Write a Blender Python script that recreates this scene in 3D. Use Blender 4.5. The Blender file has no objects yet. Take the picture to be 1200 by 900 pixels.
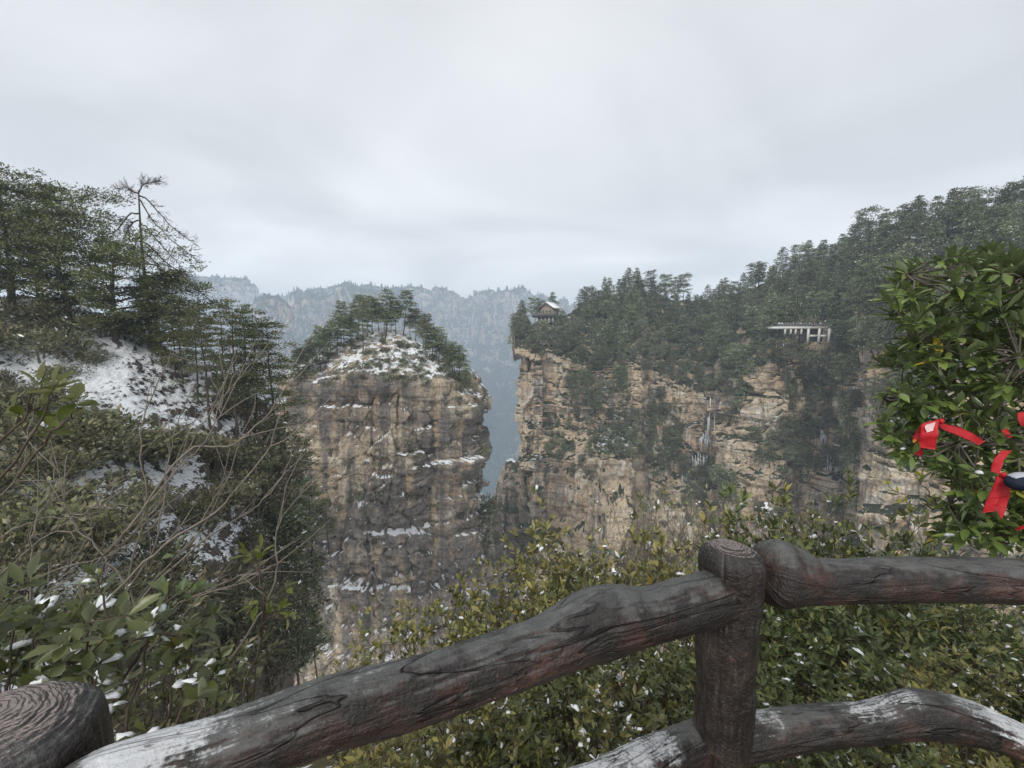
import bpy, math, random
import numpy as np
from mathutils import Vector, Matrix
from mathutils.bvhtree import BVHTree

SC = bpy.context.scene
COL = SC.collection

# ------------------------------------------------------------------ camera
F = 503.0                      # focal length in photograph pixels (1200 x 900)
CAM = np.array([0.0, 0.0, 1.6])
PITCH = math.atan(50 / F)      # looking slightly down
cd = bpy.data.cameras.new('camera'); cam = bpy.data.objects.new('camera', cd); COL.objects.link(cam)
cam.location = CAM; cam.rotation_euler = (math.pi / 2 - PITCH, 0, 0)
cd.sensor_width = 36.0; cd.lens = 36.0 * F / 1200.0
cd.clip_start = 0.05; cd.clip_end = 6000
SC.camera = cam

# ------------------------------------------------------------------ sky and sun
SUN_EL, SUN_ROT = math.radians(42), math.radians(205)
w = bpy.data.worlds.new('World'); SC.world = w; w.use_nodes = True
nt = w.node_tree; nt.nodes.clear()
out = nt.nodes.new('ShaderNodeOutputWorld'); bg = nt.nodes.new('ShaderNodeBackground')
sky = nt.nodes.new('ShaderNodeTexSky'); sky.sky_type = 'NISHITA'; sky.sun_disc = False
sky.sun_elevation = SUN_EL; sky.sun_rotation = SUN_ROT
tc = nt.nodes.new('ShaderNodeTexCoord'); sep = nt.nodes.new('ShaderNodeSeparateXYZ')
nt.links.new(tc.outputs['Generated'], sep.inputs[0])
def wm(op, a, b):
    n = nt.nodes.new('ShaderNodeMath'); n.operation = op
    for i, v in enumerate((a, b)):
        if isinstance(v, (int, float)): n.inputs[i].default_value = v
        elif v is not None: nt.links.new(v, n.inputs[i])
    return n.outputs[0]
zz = wm('ADD', wm('MAXIMUM', sep.outputs[2], 0.0), 0.22)
cmb = nt.nodes.new('ShaderNodeCombineXYZ')
nt.links.new(wm('DIVIDE', sep.outputs[0], zz), cmb.inputs[0])
nt.links.new(wm('MULTIPLY', wm('DIVIDE', sep.outputs[1], zz), 1.35), cmb.inputs[1])
ns = nt.nodes.new('ShaderNodeTexNoise'); ns.inputs['Scale'].default_value = 0.85; ns.inputs['Detail'].default_value = 5
ns.inputs['Roughness'].default_value = 0.45; ns.inputs['Distortion'].default_value = 0.5
nt.links.new(cmb.outputs[0], ns.inputs['Vector'])
rp = nt.nodes.new('ShaderNodeValToRGB')
rp.color_ramp.elements[0].position = 0.36; rp.color_ramp.elements[0].color = (0.552, 0.563, 0.581, 1)
rp.color_ramp.elements[1].position = 0.66; rp.color_ramp.elements[1].color = (0.79, 0.80, 0.815, 1)
nt.links.new(ns.outputs['Fac'], rp.inputs[0])
sc10 = nt.nodes.new('ShaderNodeVectorMath'); sc10.operation = 'SCALE'; nt.links.new(rp.outputs[0], sc10.inputs[0])
# the cloud sheet is thinner and brighter towards the horizon
nt.links.new(wm('MULTIPLY', wm('ADD', wm('MULTIPLY', wm('POWER', wm('SUBTRACT', 1.0, wm('MINIMUM', wm('MAXIMUM', sep.outputs[2], 0.0), 1.0)), 3.0), .24), .90), 10.0), sc10.inputs['Scale'])
mx = nt.nodes.new('ShaderNodeMix'); mx.data_type = 'RGBA'; mx.inputs[0].default_value = 0.93
nt.links.new(sky.outputs[0], mx.inputs[6]); nt.links.new(sc10.outputs[0], mx.inputs[7])
nt.links.new(mx.outputs[2], bg.inputs['Color']); bg.inputs['Strength'].default_value = 0.11
nt.links.new(bg.outputs[0], out.inputs['Surface'])

sl = bpy.data.lights.new('sun', 'SUN'); sl.energy = 1.5; sl.angle = math.radians(18); sl.color = (1, 0.96, 0.9)
so = bpy.data.objects.new('sun', sl); COL.objects.link(so)
# Nishita rotation is clockwise from +Y: direction to the sun
sd = Vector((math.sin(SUN_ROT) * math.cos(SUN_EL), math.cos(SUN_ROT) * math.cos(SUN_EL), math.sin(SUN_EL)))
so.rotation_euler = sd.to_track_quat('Z', 'Y').to_euler(); so.location = (0, -20, 60)

SC.view_settings.view_transform = 'Standard'; SC.view_settings.look = 'None'
SC.view_settings.exposure = 0.32; SC.view_settings.gamma = 1; SC.view_settings.use_curve_mapping = False
SC.render.engine = 'CYCLES'
cy = SC.cycles
cy.use_denoising = True; cy.max_bounces = 5; cy.diffuse_bounces = 3; cy.glossy_bounces = 2; cy.transmission_bounces = 3
cy.volume_bounces = 3; cy.transparent_max_bounces = 6; cy.caustics_reflective = False; cy.caustics_refractive = False
cy.use_adaptive_sampling = True; cy.adaptive_threshold = 0.012
try: cy.denoising_prefilter = 'ACCURATE'
except Exception: pass

# ------------------------------------------------------------------ helpers
_r = math.cos(PITCH); _s = math.sin(PITCH)
FWD = np.array([0, _r, -_s]); UPV = np.array([0, _s, _r]); RGT = np.array([1.0, 0, 0])
def P(px, py, D):
    """point seen at photograph pixel (px, py), D metres ahead"""
    return CAM + D * (FWD + (px - 600) / F * RGT + (450 - py) / F * UPV)
def ray(px, py):
    d = FWD + (px - 600) / F * RGT + (450 - py) / F * UPV
    return d / np.linalg.norm(d)
def proj(p):
    q = np.asarray(p) - CAM
    D = q @ FWD
    return 600 + F * (q @ RGT) / D, 450 - F * (q @ UPV) / D, D

def _hash(ix, iy, iz, seed=0):
    h = (ix.astype(np.int64) * 374761393 + iy.astype(np.int64) * 668265263 + iz.astype(np.int64) * 2147483647 + seed * 144665) & 0xffffffff
    h = ((h ^ (h >> 13)) * 1274126177) & 0xffffffff
    h = ((h ^ (h >> 15)) * 2246822519) & 0xffffffff
    return ((h ^ (h >> 16)) & 0xffffff) / float(0xffffff)
def vnoise(p, seed=0):
    p = np.asarray(p, float); i = np.floor(p).astype(np.int64); f = p - i
    f = f * f * f * (f * (f * 6 - 15) + 10)
    r = 0
    for dx in (0, 1):
        wx = f[..., 0] if dx else 1 - f[..., 0]
        for dy in (0, 1):
            wy = f[..., 1] if dy else 1 - f[..., 1]
            for dz in (0, 1):
                wz = f[..., 2] if dz else 1 - f[..., 2]
                r = r + wx * wy * wz * _hash(i[..., 0] + dx, i[..., 1] + dy, i[..., 2] + dz, seed)
    return r
def fbm(p, oct=4, seed=0, gain=0.5):
    """about -1 .. 1"""
    p = np.asarray(p, float); a = 1.0; s = 0; t = 0
    for k in range(oct):
        s = s + a * (2 * vnoise(p * 2 ** k + 17.3 * k, seed + k) - 1); t += a; a *= gain
    return s / t

class MB:
    """collects vertices and faces, then links them as one mesh object"""
    def __init__(s): s.v = []; s.f4 = []; s.f3 = []; s.t = []; s.uv = []; s.n = 0
    def add(s, v, f4=None, f3=None, tint=0.5, uv=None):
        v = np.asarray(v, float).reshape(-1, 3)
        s.v.append(v)
        if f4 is not None and len(f4): s.f4.append(np.asarray(f4, np.int64).reshape(-1, 4) + s.n)
        if f3 is not None and len(f3): s.f3.append(np.asarray(f3, np.int64).reshape(-1, 3) + s.n)
        s.t.append(np.broadcast_to(np.asarray(tint, float), (len(v),)))
        s.uv.append(np.zeros((len(v), 2)) if uv is None else np.asarray(uv, float))
        s.n += len(v)
    def mesh(s, name, mat, smooth=False, uv=False):
        me = bpy.data.meshes.new(name)
        v = np.concatenate(s.v); f4 = np.concatenate(s.f4) if s.f4 else np.zeros((0, 4), int); f3 = np.concatenate(s.f3) if s.f3 else np.zeros((0, 3), int)
        me.vertices.add(len(v)); me.vertices.foreach_set('co', v.astype(np.float32).ravel())
        lo = np.concatenate([f4.ravel(), f3.ravel()]).astype(np.int32)
        me.loops.add(len(lo)); me.loops.foreach_set('vertex_index', lo)
        st = np.concatenate([np.arange(len(f4)) * 4, len(f4) * 4 + np.arange(len(f3)) * 3]).astype(np.int32)
        me.polygons.add(len(st)); me.polygons.foreach_set('loop_start', st)
        if smooth: me.polygons.foreach_set('use_smooth', np.ones(len(st), bool))
        at = me.attributes.new('tint', 'FLOAT', 'POINT'); at.data.foreach_set('value', np.concatenate(s.t).astype(np.float32))
        if uv:
            u = me.uv_layers.new(name='UVMap'); u.data.foreach_set('uv', np.concatenate(s.uv)[lo].astype(np.float32).ravel())
        me.update(calc_edges=True); me.validate()
        if mat is not None: me.materials.append(mat)
        return me
    def build(s, name, mat, parent=None, smooth=False, uv=False):
        o = bpy.data.objects.new(name, s.mesh(name, mat, smooth, uv)); COL.objects.link(o)
        if parent is not None: o.parent = parent
        return o

def tag(o, label=None, cat=None, group=None, kind=None):
    if label: o['label'] = label
    if cat: o['category'] = cat
    if group: o['group'] = group
    if kind: o['kind'] = kind
    return o
def empty(name, loc, label=None, cat=None, group=None, rz=0):
    o = bpy.data.objects.new(name, None); COL.objects.link(o); o.location = loc; o.rotation_euler = (0, 0, rz)
    o.empty_display_size = 0.3
    return tag(o, label, cat, group)
def copy_tree(o, parent=None):
    c = o.copy(); COL.objects.link(c)
    if parent is not None: c.parent = parent
    for ch in list(o.children): copy_tree(ch, c)
    return c

def grid_faces(nu, nv, wrap=False):
    u = np.arange(nu if wrap else nu - 1); v = np.arange(nv - 1)
    U, V = np.meshgrid(u, v, indexing='ij'); U2 = (U + 1) % nu
    return np.stack([U * nv + V, U2 * nv + V, U2 * nv + V + 1, U * nv + V + 1], -1).reshape(-1, 4)
def grid_normals(G):
    du = np.gradient(G, axis=0); dv = np.gradient(G, axis=1)
    n = np.cross(du, dv); return n / (np.linalg.norm(n, axis=-1, keepdims=True) + 1e-9)

def frames(pts):
    pts = np.asarray(pts, float); t = np.gradient(pts, axis=0); t /= np.linalg.norm(t, axis=1, keepdims=True) + 1e-9
    ref = np.where(np.abs(t[:, 2:3]) > 0.9, np.array([[1.0, 0, 0]]), np.array([[0, 0, 1.0]]))
    if np.ptp(np.abs(t[:, 2])) > 0: ref = np.repeat([[1.0, 0, 0]] if abs(t[:, 2]).mean() > .75 else [[0, 0, 1.0]], len(t), 0)
    s = np.cross(t, ref); s /= np.linalg.norm(s, axis=1, keepdims=True) + 1e-9
    return t, s, np.cross(s, t)
def tube(mb, pts, rad, sides=5, tint=0.5, cap=True):
    pts = np.asarray(pts, float); n = len(pts); t, s, u = frames(pts); rad = np.broadcast_to(np.asarray(rad, float), (n,))
    a = np.arange(sides) * 2 * math.pi / sides
    V = pts[:, None] + rad[:, None, None] * (np.cos(a)[None, :, None] * s[:, None] + np.sin(a)[None, :, None] * u[:, None])
    i, j = np.meshgrid(np.arange(n - 1), np.arange(sides), indexing='ij'); j2 = (j + 1) % sides
    f = np.stack([i * sides + j, i * sides + j2, (i + 1) * sides + j2, (i + 1) * sides + j], -1).reshape(-1, 4)
    V = V.reshape(-1, 3); f3 = None
    if cap:
        V = np.concatenate([V, pts[-1:]]); k = np.arange(sides); L = (n - 1) * sides
        f3 = np.stack([L + k, L + (k + 1) % sides, np.full(sides, n * sides)], -1)
    uv = np.zeros((len(V), 2))
    mb.add(V, f, f3, tint)
def box(mb, c, sx, sy, sz, rz=0, tint=.5):
    c = np.asarray(c, float)
    v = np.array([[x, y, z] for x in (-.5, .5) for y in (-.5, .5) for z in (-.5, .5)]) * (sx, sy, sz)
    ca, sa = math.cos(rz), math.sin(rz)
    v = np.stack([v[:, 0] * ca - v[:, 1] * sa, v[:, 0] * sa + v[:, 1] * ca, v[:, 2]], 1) + c
    mb.add(v, [[0, 1, 3, 2], [4, 6, 7, 5], [0, 4, 5, 1], [2, 3, 7, 6], [0, 2, 6, 4], [1, 5, 7, 3]], tint=tint)
def nrm(v): return v / (np.linalg.norm(v, axis=-1, keepdims=True) + 1e-9)
def smooth_path(pts, n):
    """Catmull-Rom through control rows"""
    p = np.asarray(pts, float); m = len(p); q = np.concatenate([2 * p[:1] - p[1:2], p, 2 * p[-1:] - p[-2:-1]])
    t = np.linspace(0, m - 1 - 1e-6, n); i = t.astype(int); f = (t - i)[:, None]
    a, b, c, d = q[i], q[i + 1], q[i + 2], q[i + 3]
    return .5 * (2 * b + (c - a) * f + (2 * a - 5 * b + 4 * c - d) * f ** 2 + (3 * b - a - 3 * c + d) * f ** 3)

# ------------------------------------------------------------------ materials
class NT:
    def __init__(s, name):
        s.m = bpy.data.materials.new(name); s.m.use_nodes = True; s.t = s.m.node_tree; s.t.nodes.clear()
        s.out = s.t.nodes.new('ShaderNodeOutputMaterial')
        s.bsdf = s.t.nodes.new('ShaderNodeBsdfPrincipled'); s.link(s.bsdf.outputs[0], s.out.inputs['Surface'])
        s.geo = s.t.nodes.new('ShaderNodeNewGeometry'); s.pos = s.geo.outputs['Position']
        s.tc = s.t.nodes.new('ShaderNodeTexCoord')
    def link(s, a, b): s.t.links.new(a, b)
    def put(s, sock, v):
        if isinstance(v, bpy.types.NodeSocket): s.link(v, sock)
        elif v is not None: sock.default_value = v
    def math(s, op, a, b=None, c=None, clamp=False):
        n = s.t.nodes.new('ShaderNodeMath'); n.operation = op; n.use_clamp = clamp
        for i, v in enumerate((a, b, c)): s.put(n.inputs[i], v)
        return n.outputs[0]
    def map(s, vec, scale, loc=(0, 0, 0)):
        n = s.t.nodes.new('ShaderNodeMapping'); s.link(vec, n.inputs[0]); n.inputs['Scale'].default_value = scale; n.inputs['Location'].default_value = loc
        return n.outputs[0]
    def noise(s, vec, scale, detail=4, rough=.55, dist=0):
        n = s.t.nodes.new('ShaderNodeTexNoise'); s.link(vec, n.inputs['Vector'])
        n.inputs['Scale'].default_value = scale; n.inputs['Detail'].default_value = detail; n.inputs['Roughness'].default_value = rough; n.inputs['Distortion'].default_value = dist
        return n.outputs['Fac']
    def voro(s, vec, scale, feature='DISTANCE_TO_EDGE'):
        n = s.t.nodes.new('ShaderNodeTexVoronoi'); s.link(vec, n.inputs['Vector']); n.feature = feature; n.inputs['Scale'].default_value = scale
        return n.outputs['Distance']
    def ramp(s, fac, stops, interp='LINEAR'):
        n = s.t.nodes.new('ShaderNodeValToRGB'); s.link(fac, n.inputs[0]); e = n.color_ramp.elements; n.color_ramp.interpolation = interp
        while len(e) < len(stops): e.new(0.5)
        for k, (p, c) in enumerate(stops):
            e[k].position = p; e[k].color = (c, c, c, 1) if isinstance(c, (int, float)) else (*c, 1)
        return n.outputs[0]
    def step(s, fac, lo, hi):
        n = s.t.nodes.new('ShaderNodeMapRange'); n.interpolation_type = 'SMOOTHSTEP'; s.link(fac, n.inputs[0])
        n.inputs[1].default_value = lo; n.inputs[2].default_value = hi
        return n.outputs[0]
    def mix(s, fac, a, b, mode='MIX'):
        n = s.t.nodes.new('ShaderNodeMix'); n.data_type = 'RGBA'; n.blend_type = mode; s.put(n.inputs[0], fac)
        for k, v in ((6, a), (7, b)): s.put(n.inputs[k], (*v, 1) if isinstance(v, tuple) else v)
        return n.outputs[2]
    def attr(s, name):
        n = s.t.nodes.new('ShaderNodeAttribute'); n.attribute_name = name; return n.outputs['Fac']
    def nz(s):
        n = s.t.nodes.new('ShaderNodeSeparateXYZ'); s.link(s.geo.outputs['Normal'], n.inputs[0]); return n.outputs[2]
    def bump(s, h, strength=.5, dist=.1):
        n = s.t.nodes.new('ShaderNodeBump'); s.link(h, n.inputs['Height']); n.inputs['Strength'].default_value = strength; n.inputs['Distance'].default_value = dist
        s.link(n.outputs[0], s.bsdf.inputs['Normal'])
    def done(s, color, rough=.8, spec=.3):
        s.put(s.bsdf.inputs['Base Color'], (*color, 1) if isinstance(color, tuple) else color); s.put(s.bsdf.inputs['Roughness'], rough)
        s.bsdf.inputs['Specular IOR Level'].default_value = spec
        return s.m

SNOW = (0.86, 0.88, 0.90)
def rock_mat(name, tan=(.42, .31, .19), orange=(.46, .27, .12), grey=(.17, .145, .125), pale=(.50, .43, .33), greyness=0.5, snow=(.62, .80), moss=.60, bumpd=.35, ground=None):
    t = NT(name); p = t.pos
    big = t.noise(p, .035, 3, .5, .6); mid = t.noise(p, .16, 5, .6, .8)
    strat = t.noise(t.map(p, (.03, .03, .55)), 1.0, 7, .65)
    streak = t.noise(t.map(p, (.42, .42, .022)), 1.0, 5, .6); fine = t.noise(p, 1.5, 8, .65)
    streak2 = t.noise(t.map(p, (1.3, 1.3, .05), (9, 4, 2)), 1.0, 4, .6)
    c = t.mix(t.step(big, .42, .62), tan, orange)
    c = t.mix(t.step(mid, .48, .66), c, pale)
    g = t.math('ADD', t.math('MULTIPLY', streak, .55), t.math('MULTIPLY', big, .45))
    c = t.mix(t.step(g, .56 - .16 * greyness, .66 - .10 * greyness), c, grey)
    c = t.mix(t.math('MULTIPLY', t.step(streak2, .53, .68), .6), c, (.085, .072, .063))
    c = t.mix(t.math('MULTIPLY', t.step(streak, .66, .76), .6), c, (.60, .54, .44))
    c = t.mix(.9, c, t.ramp(strat, [(.3, .50), (.5, 1.0), (.7, 1.4)]), 'MULTIPLY')
    lines = t.step(t.noise(t.map(p, (.09, .09, 1.5), (3, 1, 7)), 1.0, 3, .5), .33, .41)
    c = t.mix(t.math('SUBTRACT', .55, t.math('MULTIPLY', lines, .55)), c, (.05, .042, .038))
    c = t.mix(.8, c, t.ramp(fine, [(.25, .55), (.5, 1.0), (.75, 1.4)]), 'MULTIPLY')
    nz = t.nz()
    mm = t.noise(p, .22, 6, .7)
    c = t.mix(t.step(t.math('ADD', mm, t.math('MULTIPLY', nz, .16)), moss, moss + .10), c, t.mix(fine, (.036, .040, .026), (.12, .12, .08)))
    if ground is not None:                        # soil, litter and low scrub on gentle slopes
        c = t.mix(t.step(t.math('ADD', nz, t.math('MULTIPLY', t.math('SUBTRACT', mid, .5), .7)), .50, .62), c, t.mix(fine, (.012, .016, .008), ground))
    cr = t.voro(t.map(p, (.35, .35, .22)), 1.0)
    wp = t.t.nodes.new('ShaderNodeVectorMath'); wp.operation = 'ADD'; t.link(t.map(p, (.11, .11, .06)), wp.inputs[0]); nv = t.t.nodes.new('ShaderNodeTexNoise'); t.link(p, nv.inputs['Vector']); nv.inputs['Scale'].default_value = .4; nv.inputs['Detail'].default_value = 4; t.link(nv.outputs['Color'], wp.inputs[1])
    joint = t.step(t.voro(wp.outputs[0], 1.0), .0, .022)
    c = t.mix(t.math('MULTIPLY', t.math('SUBTRACT', 1.0, joint), .55), c, (.045, .038, .034))
    sn = t.math('ADD', nz, t.math('MULTIPLY', t.math('SUBTRACT', t.noise(p, .55, 6, .7), .5), 1.3))
    smask = t.step(sn, snow[0], snow[1])
    c = t.mix(smask, c, SNOW)
    h = t.math('ADD', t.math('MULTIPLY', fine, .9), t.math('MULTIPLY', t.step(cr, 0, .08), .35))
    h = t.math('ADD', h, t.math('MULTIPLY', strat, 1.4))
    t.bump(h, .9, bumpd)
    return t.done(c, .9, .15)

def leaf_mat(name, stops, rough=.5, trans=.25, spec=.35, back=None, vary=(.7, .8)):
    t = NT(name)
    oi = t.t.nodes.new('ShaderNodeObjectInfo')
    c = t.ramp(t.attr('tint'), stops)
    k = t.math('ADD', t.math('MULTIPLY', oi.outputs['Random'], vary[0]), vary[1])
    hsv = t.t.nodes.new('ShaderNodeHueSaturation'); t.link(c, hsv.inputs['Color']); t.link(k, hsv.inputs['Value'])
    t.link(t.math('ADD', t.math('MULTIPLY', oi.outputs['Random'], .04), .48), hsv.inputs['Hue'])
    c = hsv.outputs[0]
    if back is not None: c = t.mix(t.geo.outputs['Backfacing'], c, back)
    m = t.done(c, rough, spec)
    if trans:
        tr = t.t.nodes.new('ShaderNodeBsdfTranslucent'); t.link(c, tr.inputs['Color'])
        ms = t.t.nodes.new('ShaderNodeMixShader'); ms.inputs[0].default_value = trans
        t.link(t.bsdf.outputs[0], ms.inputs[1]); t.link(tr.outputs[0], ms.inputs[2]); t.link(ms.outputs[0], t.out.inputs['Surface'])
    return m
def bark_mat(name, a, b, scale=14, bd=.02):
    t = NT(name); p = t.tc.outputs['Object']
    n = t.noise(t.map(p, (1, 1, .25)), scale, 6, .65)
    t.bump(n, .7, bd)
    return t.done(t.mix(n, a, b), .85, .2)
def snow_mat(name):
    t = NT(name); n = t.noise(t.pos, 60, 4, .6); t.bump(n, .4, .01)
    t.bsdf.inputs['Subsurface Weight'].default_value = 0.0
    return t.done(t.mix(n, (.80, .83, .87), (.90, .91, .92)), .65, .3)
def flat_mat(name, col, rough=.7, var=.25, scale=6):
    t = NT(name); n = t.noise(t.tc.outputs['Object'], scale, 5, .6)
    return t.done(t.mix(n, tuple(x * (1 - var) for x in col), tuple(min(1, x * (1 + var)) for x in col)), rough, .3)

M = {}
M['pillar'] = rock_mat('pillar_sandstone', greyness=.86, snow=(.70, .88), moss=.62, tan=(.42, .345, .25), orange=(.42, .31, .20), grey=(.175, .158, .142), pale=(.53, .47, .37))
M['massif'] = rock_mat('cliff_sandstone', greyness=.50, snow=(.93, 1.12), moss=.62, tan=(.52, .42, .30), orange=(.52, .37, .23), grey=(.22, .20, .18), pale=(.60, .55, .46), ground=(.075, .08, .045))
M['far'] = rock_mat('far_sandstone', greyness=.35, snow=(.90, 1.2), moss=.72, tan=(.50, .43, .36), pale=(.62, .56, .50), bumpd=1.2, ground=(.03, .04, .025))
M['bark'] = bark_mat('pine_bark', (.035, .028, .022), (.12, .095, .075))
M['bark_grey'] = bark_mat('grey_bark', (.07, .06, .05), (.20, .175, .145))
M['twig'] = bark_mat('twig_bark', (.045, .035, .028), (.15, .12, .09), 60, .002)
M['pale_twig'] = bark_mat('pale_twig_bark', (.12, .10, .085), (.34, .30, .25), 60, .002)
M['pine'] = leaf_mat('pine_needles', [(0, (.042, .056, .030)), (.45, (.155, .182, .098)), (.86, (.30, .32, .18)), (.945, (.12, .11, .055)), (.955, (.5, .52, .53)), (1, (.75, .77, .8))], .7, .12, .2)
M['pine_near'] = leaf_mat('near_pine_needles', [(0, (.030, .042, .018)), (.45, (.110, .130, .055)), (.9, (.22, .225, .09)), (.985, (.20, .17, .08)), (.992, (.5, .5, .5)), (1, (.7, .72, .75))], .7, .12, .2, vary=(.5, .95))
M['broad'] = leaf_mat('broadleaf_foliage', [(0, (.048, .054, .034)), (.5, (.165, .178, .110)), (.93, (.31, .30, .19)), (.945, (.5, .52, .53)), (1, (.75, .77, .8))], .65, .12, .2)
M['scrub'] = leaf_mat('scrub_foliage', [(0, (.040, .042, .024)), (.5, (.125, .130, .075)), (.88, (.25, .22, .13)), (.90, (.5, .52, .53)), (1, (.8, .82, .84))], .65, .12, .2)
M['olive'] = leaf_mat('olive_leaf', [(0, (.060, .070, .020)), (.5, (.155, .162, .046)), (.85, (.32, .30, .092)), (1, (.34, .28, .08))], .38, .2, .5, back=(.17, .17, .09))
M['dull'] = leaf_mat('dull_olive_leaf', [(0, (.045, .050, .022)), (.5, (.135, .140, .062)), (.85, (.25, .24, .11)), (1, (.26, .24, .13))], .5, .15, .4, back=(.20, .19, .13))
M['dark_leaf'] = leaf_mat('dark_evergreen_leaf', [(0, (.038, .052, .018)), (.5, (.088, .112, .036)), (.9, (.20, .215, .07)), (1, (.22, .20, .06))], .34, .2, .5, back=(.10, .12, .06))
M['glossy'] = leaf_mat('glossy_leaf', [(0, (.045, .072, .020)), (.5, (.120, .180, .046)), (.9, (.22, .29, .075)), (.97, (.30, .32, .07)), (1, (.45, .34, .03))], .28, .2, .6, back=(.14, .175, .08), vary=(0, 1.1))
M['fresh'] = leaf_mat('fresh_leaf', [(0, (.07, .09, .015)), (.6, (.15, .175, .03)), (.93, (.24, .26, .06)), (1, (.50, .36, .02))], .42, .35, .4, back=(.26, .27, .13), vary=(0, 1))
M['rhodo'] = leaf_mat('waxy_leaf', [(0, (.035, .050, .018)), (.5, (.095, .125, .042)), (.9, (.19, .215, .085)), (1, (.40, .33, .06))], .33, .25, .5, back=(.24, .26, .16), vary=(0, 1))
M['yellow'] = leaf_mat('yellow_leaf', [(0, (.28, .30, .03)), (1, (.55, .50, .06))], .45, .35, .4)
M['snow'] = snow_mat('snow')
# ------------------------------------------------------------------ terrain
def cliff_disp(p, k=1.0, seed=0, strata=1.0):
    """outward displacement in metres of a sandstone face; k scales the size of the features"""
    q = p / k
    z = q[..., 2] + 1.6 * fbm(q / 24, 3, seed + 5)
    h = 3.4; lay = np.floor(z / h); fr = z / h - lay
    hs = lambda L: _hash(L.astype(np.int64), (L * 0).astype(np.int64), (L * 0).astype(np.int64), seed + 3)
    a, b = hs(lay), hs(lay + 1); s = np.clip((fr - .86) / .14, 0, 1)
    st = (a + (b - a) * s) - .5
    h2 = 1.1; l2 = np.floor(z / h2); f2 = z / h2 - l2; a2, b2 = hs(l2 + 77), hs(l2 + 78); s2 = np.clip((f2 - .8) / .2, 0, 1)
    st2 = a2 + (b2 - a2) * s2 - .5
    big = fbm(q * (1 / 17, 1 / 17, 1 / 55), 3, seed + 11)
    col = fbm(q * (1 / 4.5, 1 / 4.5, 1 / 26), 3, seed + 21)
    cr = 1 - np.abs(fbm(q * (1 / 7.5, 1 / 7.5, 1 / 45), 2, seed + 31)); cr = np.clip((cr - .86) / .14, 0, 1) ** 2
    blk = fbm(q / (2.6, 2.6, 2.2), 2, seed + 41); blk = np.round(blk * 4) / 4
    mask = .35 + 1.3 * np.clip(.5 + 1.4 * fbm(q / 14, 2, seed + 51), 0, 1)
    buttress = np.clip(fbm(q * (1 / 34, 1 / 34, 1 / 160), 2, seed + 71) * 2.2, -1, 1)
    return k * (2.7 * big + 3.4 * buttress + .65 * col - 1.3 * cr + strata * (1.5 * st + .5 * st2) * mask + .45 * blk + .28 * fbm(q / .9, 3, seed + 61))

def cells(q, seed):
    """random value of the nearest cell, and distance to the next cell: broken blocks"""
    i = np.floor(q).astype(np.int64); f = q - i; d1 = np.full(q.shape[:-1], 9.0); d2 = d1.copy(); val = np.zeros(q.shape[:-1])
    for dx in (-1, 0, 1):
        for dy in (-1, 0, 1):
            for dz in (-1, 0, 1):
                a, b, c = i[..., 0] + dx, i[..., 1] + dy, i[..., 2] + dz
                h = _hash(a, b, c, seed); h2 = _hash(a, b, c, seed + 1); h3 = _hash(a, b, c, seed + 2)
                d = np.sqrt((dx + h - f[..., 0]) ** 2 + (dy + h2 - f[..., 1]) ** 2 + (dz + h3 - f[..., 2]) ** 2)
                n = d < d1; d2 = np.where(n, d1, np.minimum(d2, d)); d1 = np.where(n, d, d1); val = np.where(n, (h * 7.3 + h3 * 3.1) % 1.0, val)
    return val, d2 - d1
def block_disp(p, k, seed, big=(5.0, 8.5), small=(2.1, 2.8), warp=.55):
    w = p + warp * k * np.stack([fbm(p / (3 * k), 3, seed + 1), fbm(p / (3 * k), 3, seed + 2), fbm(p / (4 * k), 3, seed + 3)], -1)
    v, e = cells(w / (k * big[0], k * big[0], k * big[1]), seed); v2, e2 = cells(w / (k * small[0], k * small[0], k * small[1]), seed + 9)
    return k * (3.0 * (v - .5) - .9 * np.clip(1 - e / .07, 0, 1) + .9 * (v2 - .5) - .35 * np.clip(1 - e2 / .10, 0, 1))

def ctrl_surface(cols, nus, nvs, smooth=5):
    C = np.array([[P(c[0], r[0], r[1]) if len(r) == 2 else P(r[2], r[0], r[1]) for r in c[1]] for c in cols])
    nc, nr = C.shape[:2]
    if isinstance(nus, int):
        px = np.array([c[0] for c in cols], float); s = np.abs(np.diff(px)) + 12; nus = np.maximum(3, (nus * s / s.sum()).astype(int))
    U = np.concatenate([np.linspace(i, i + 1, n, endpoint=False) for i, n in enumerate(nus)] + [[nc - 1]])
    V = np.concatenate([np.linspace(j, j + 1, n, endpoint=False) for j, n in enumerate(nvs)] + [[nr - 1]])
    i = np.minimum(U.astype(int), nc - 2); f = (U - i)[:, None, None]; G = C[i] * (1 - f) + C[i + 1] * f
    if smooth:
        pad = np.concatenate([np.repeat(G[:1], smooth, 0), G, np.repeat(G[-1:], smooth, 0)])
        G = sum(pad[k:k + len(G)] for k in range(2 * smooth + 1)) / (2 * smooth + 1)
    j = np.minimum(V.astype(int), nr - 2); g = (V - j)[None, :, None]
    return G[:, j] * (1 - g) + G[:, j + 1] * g, V

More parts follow.
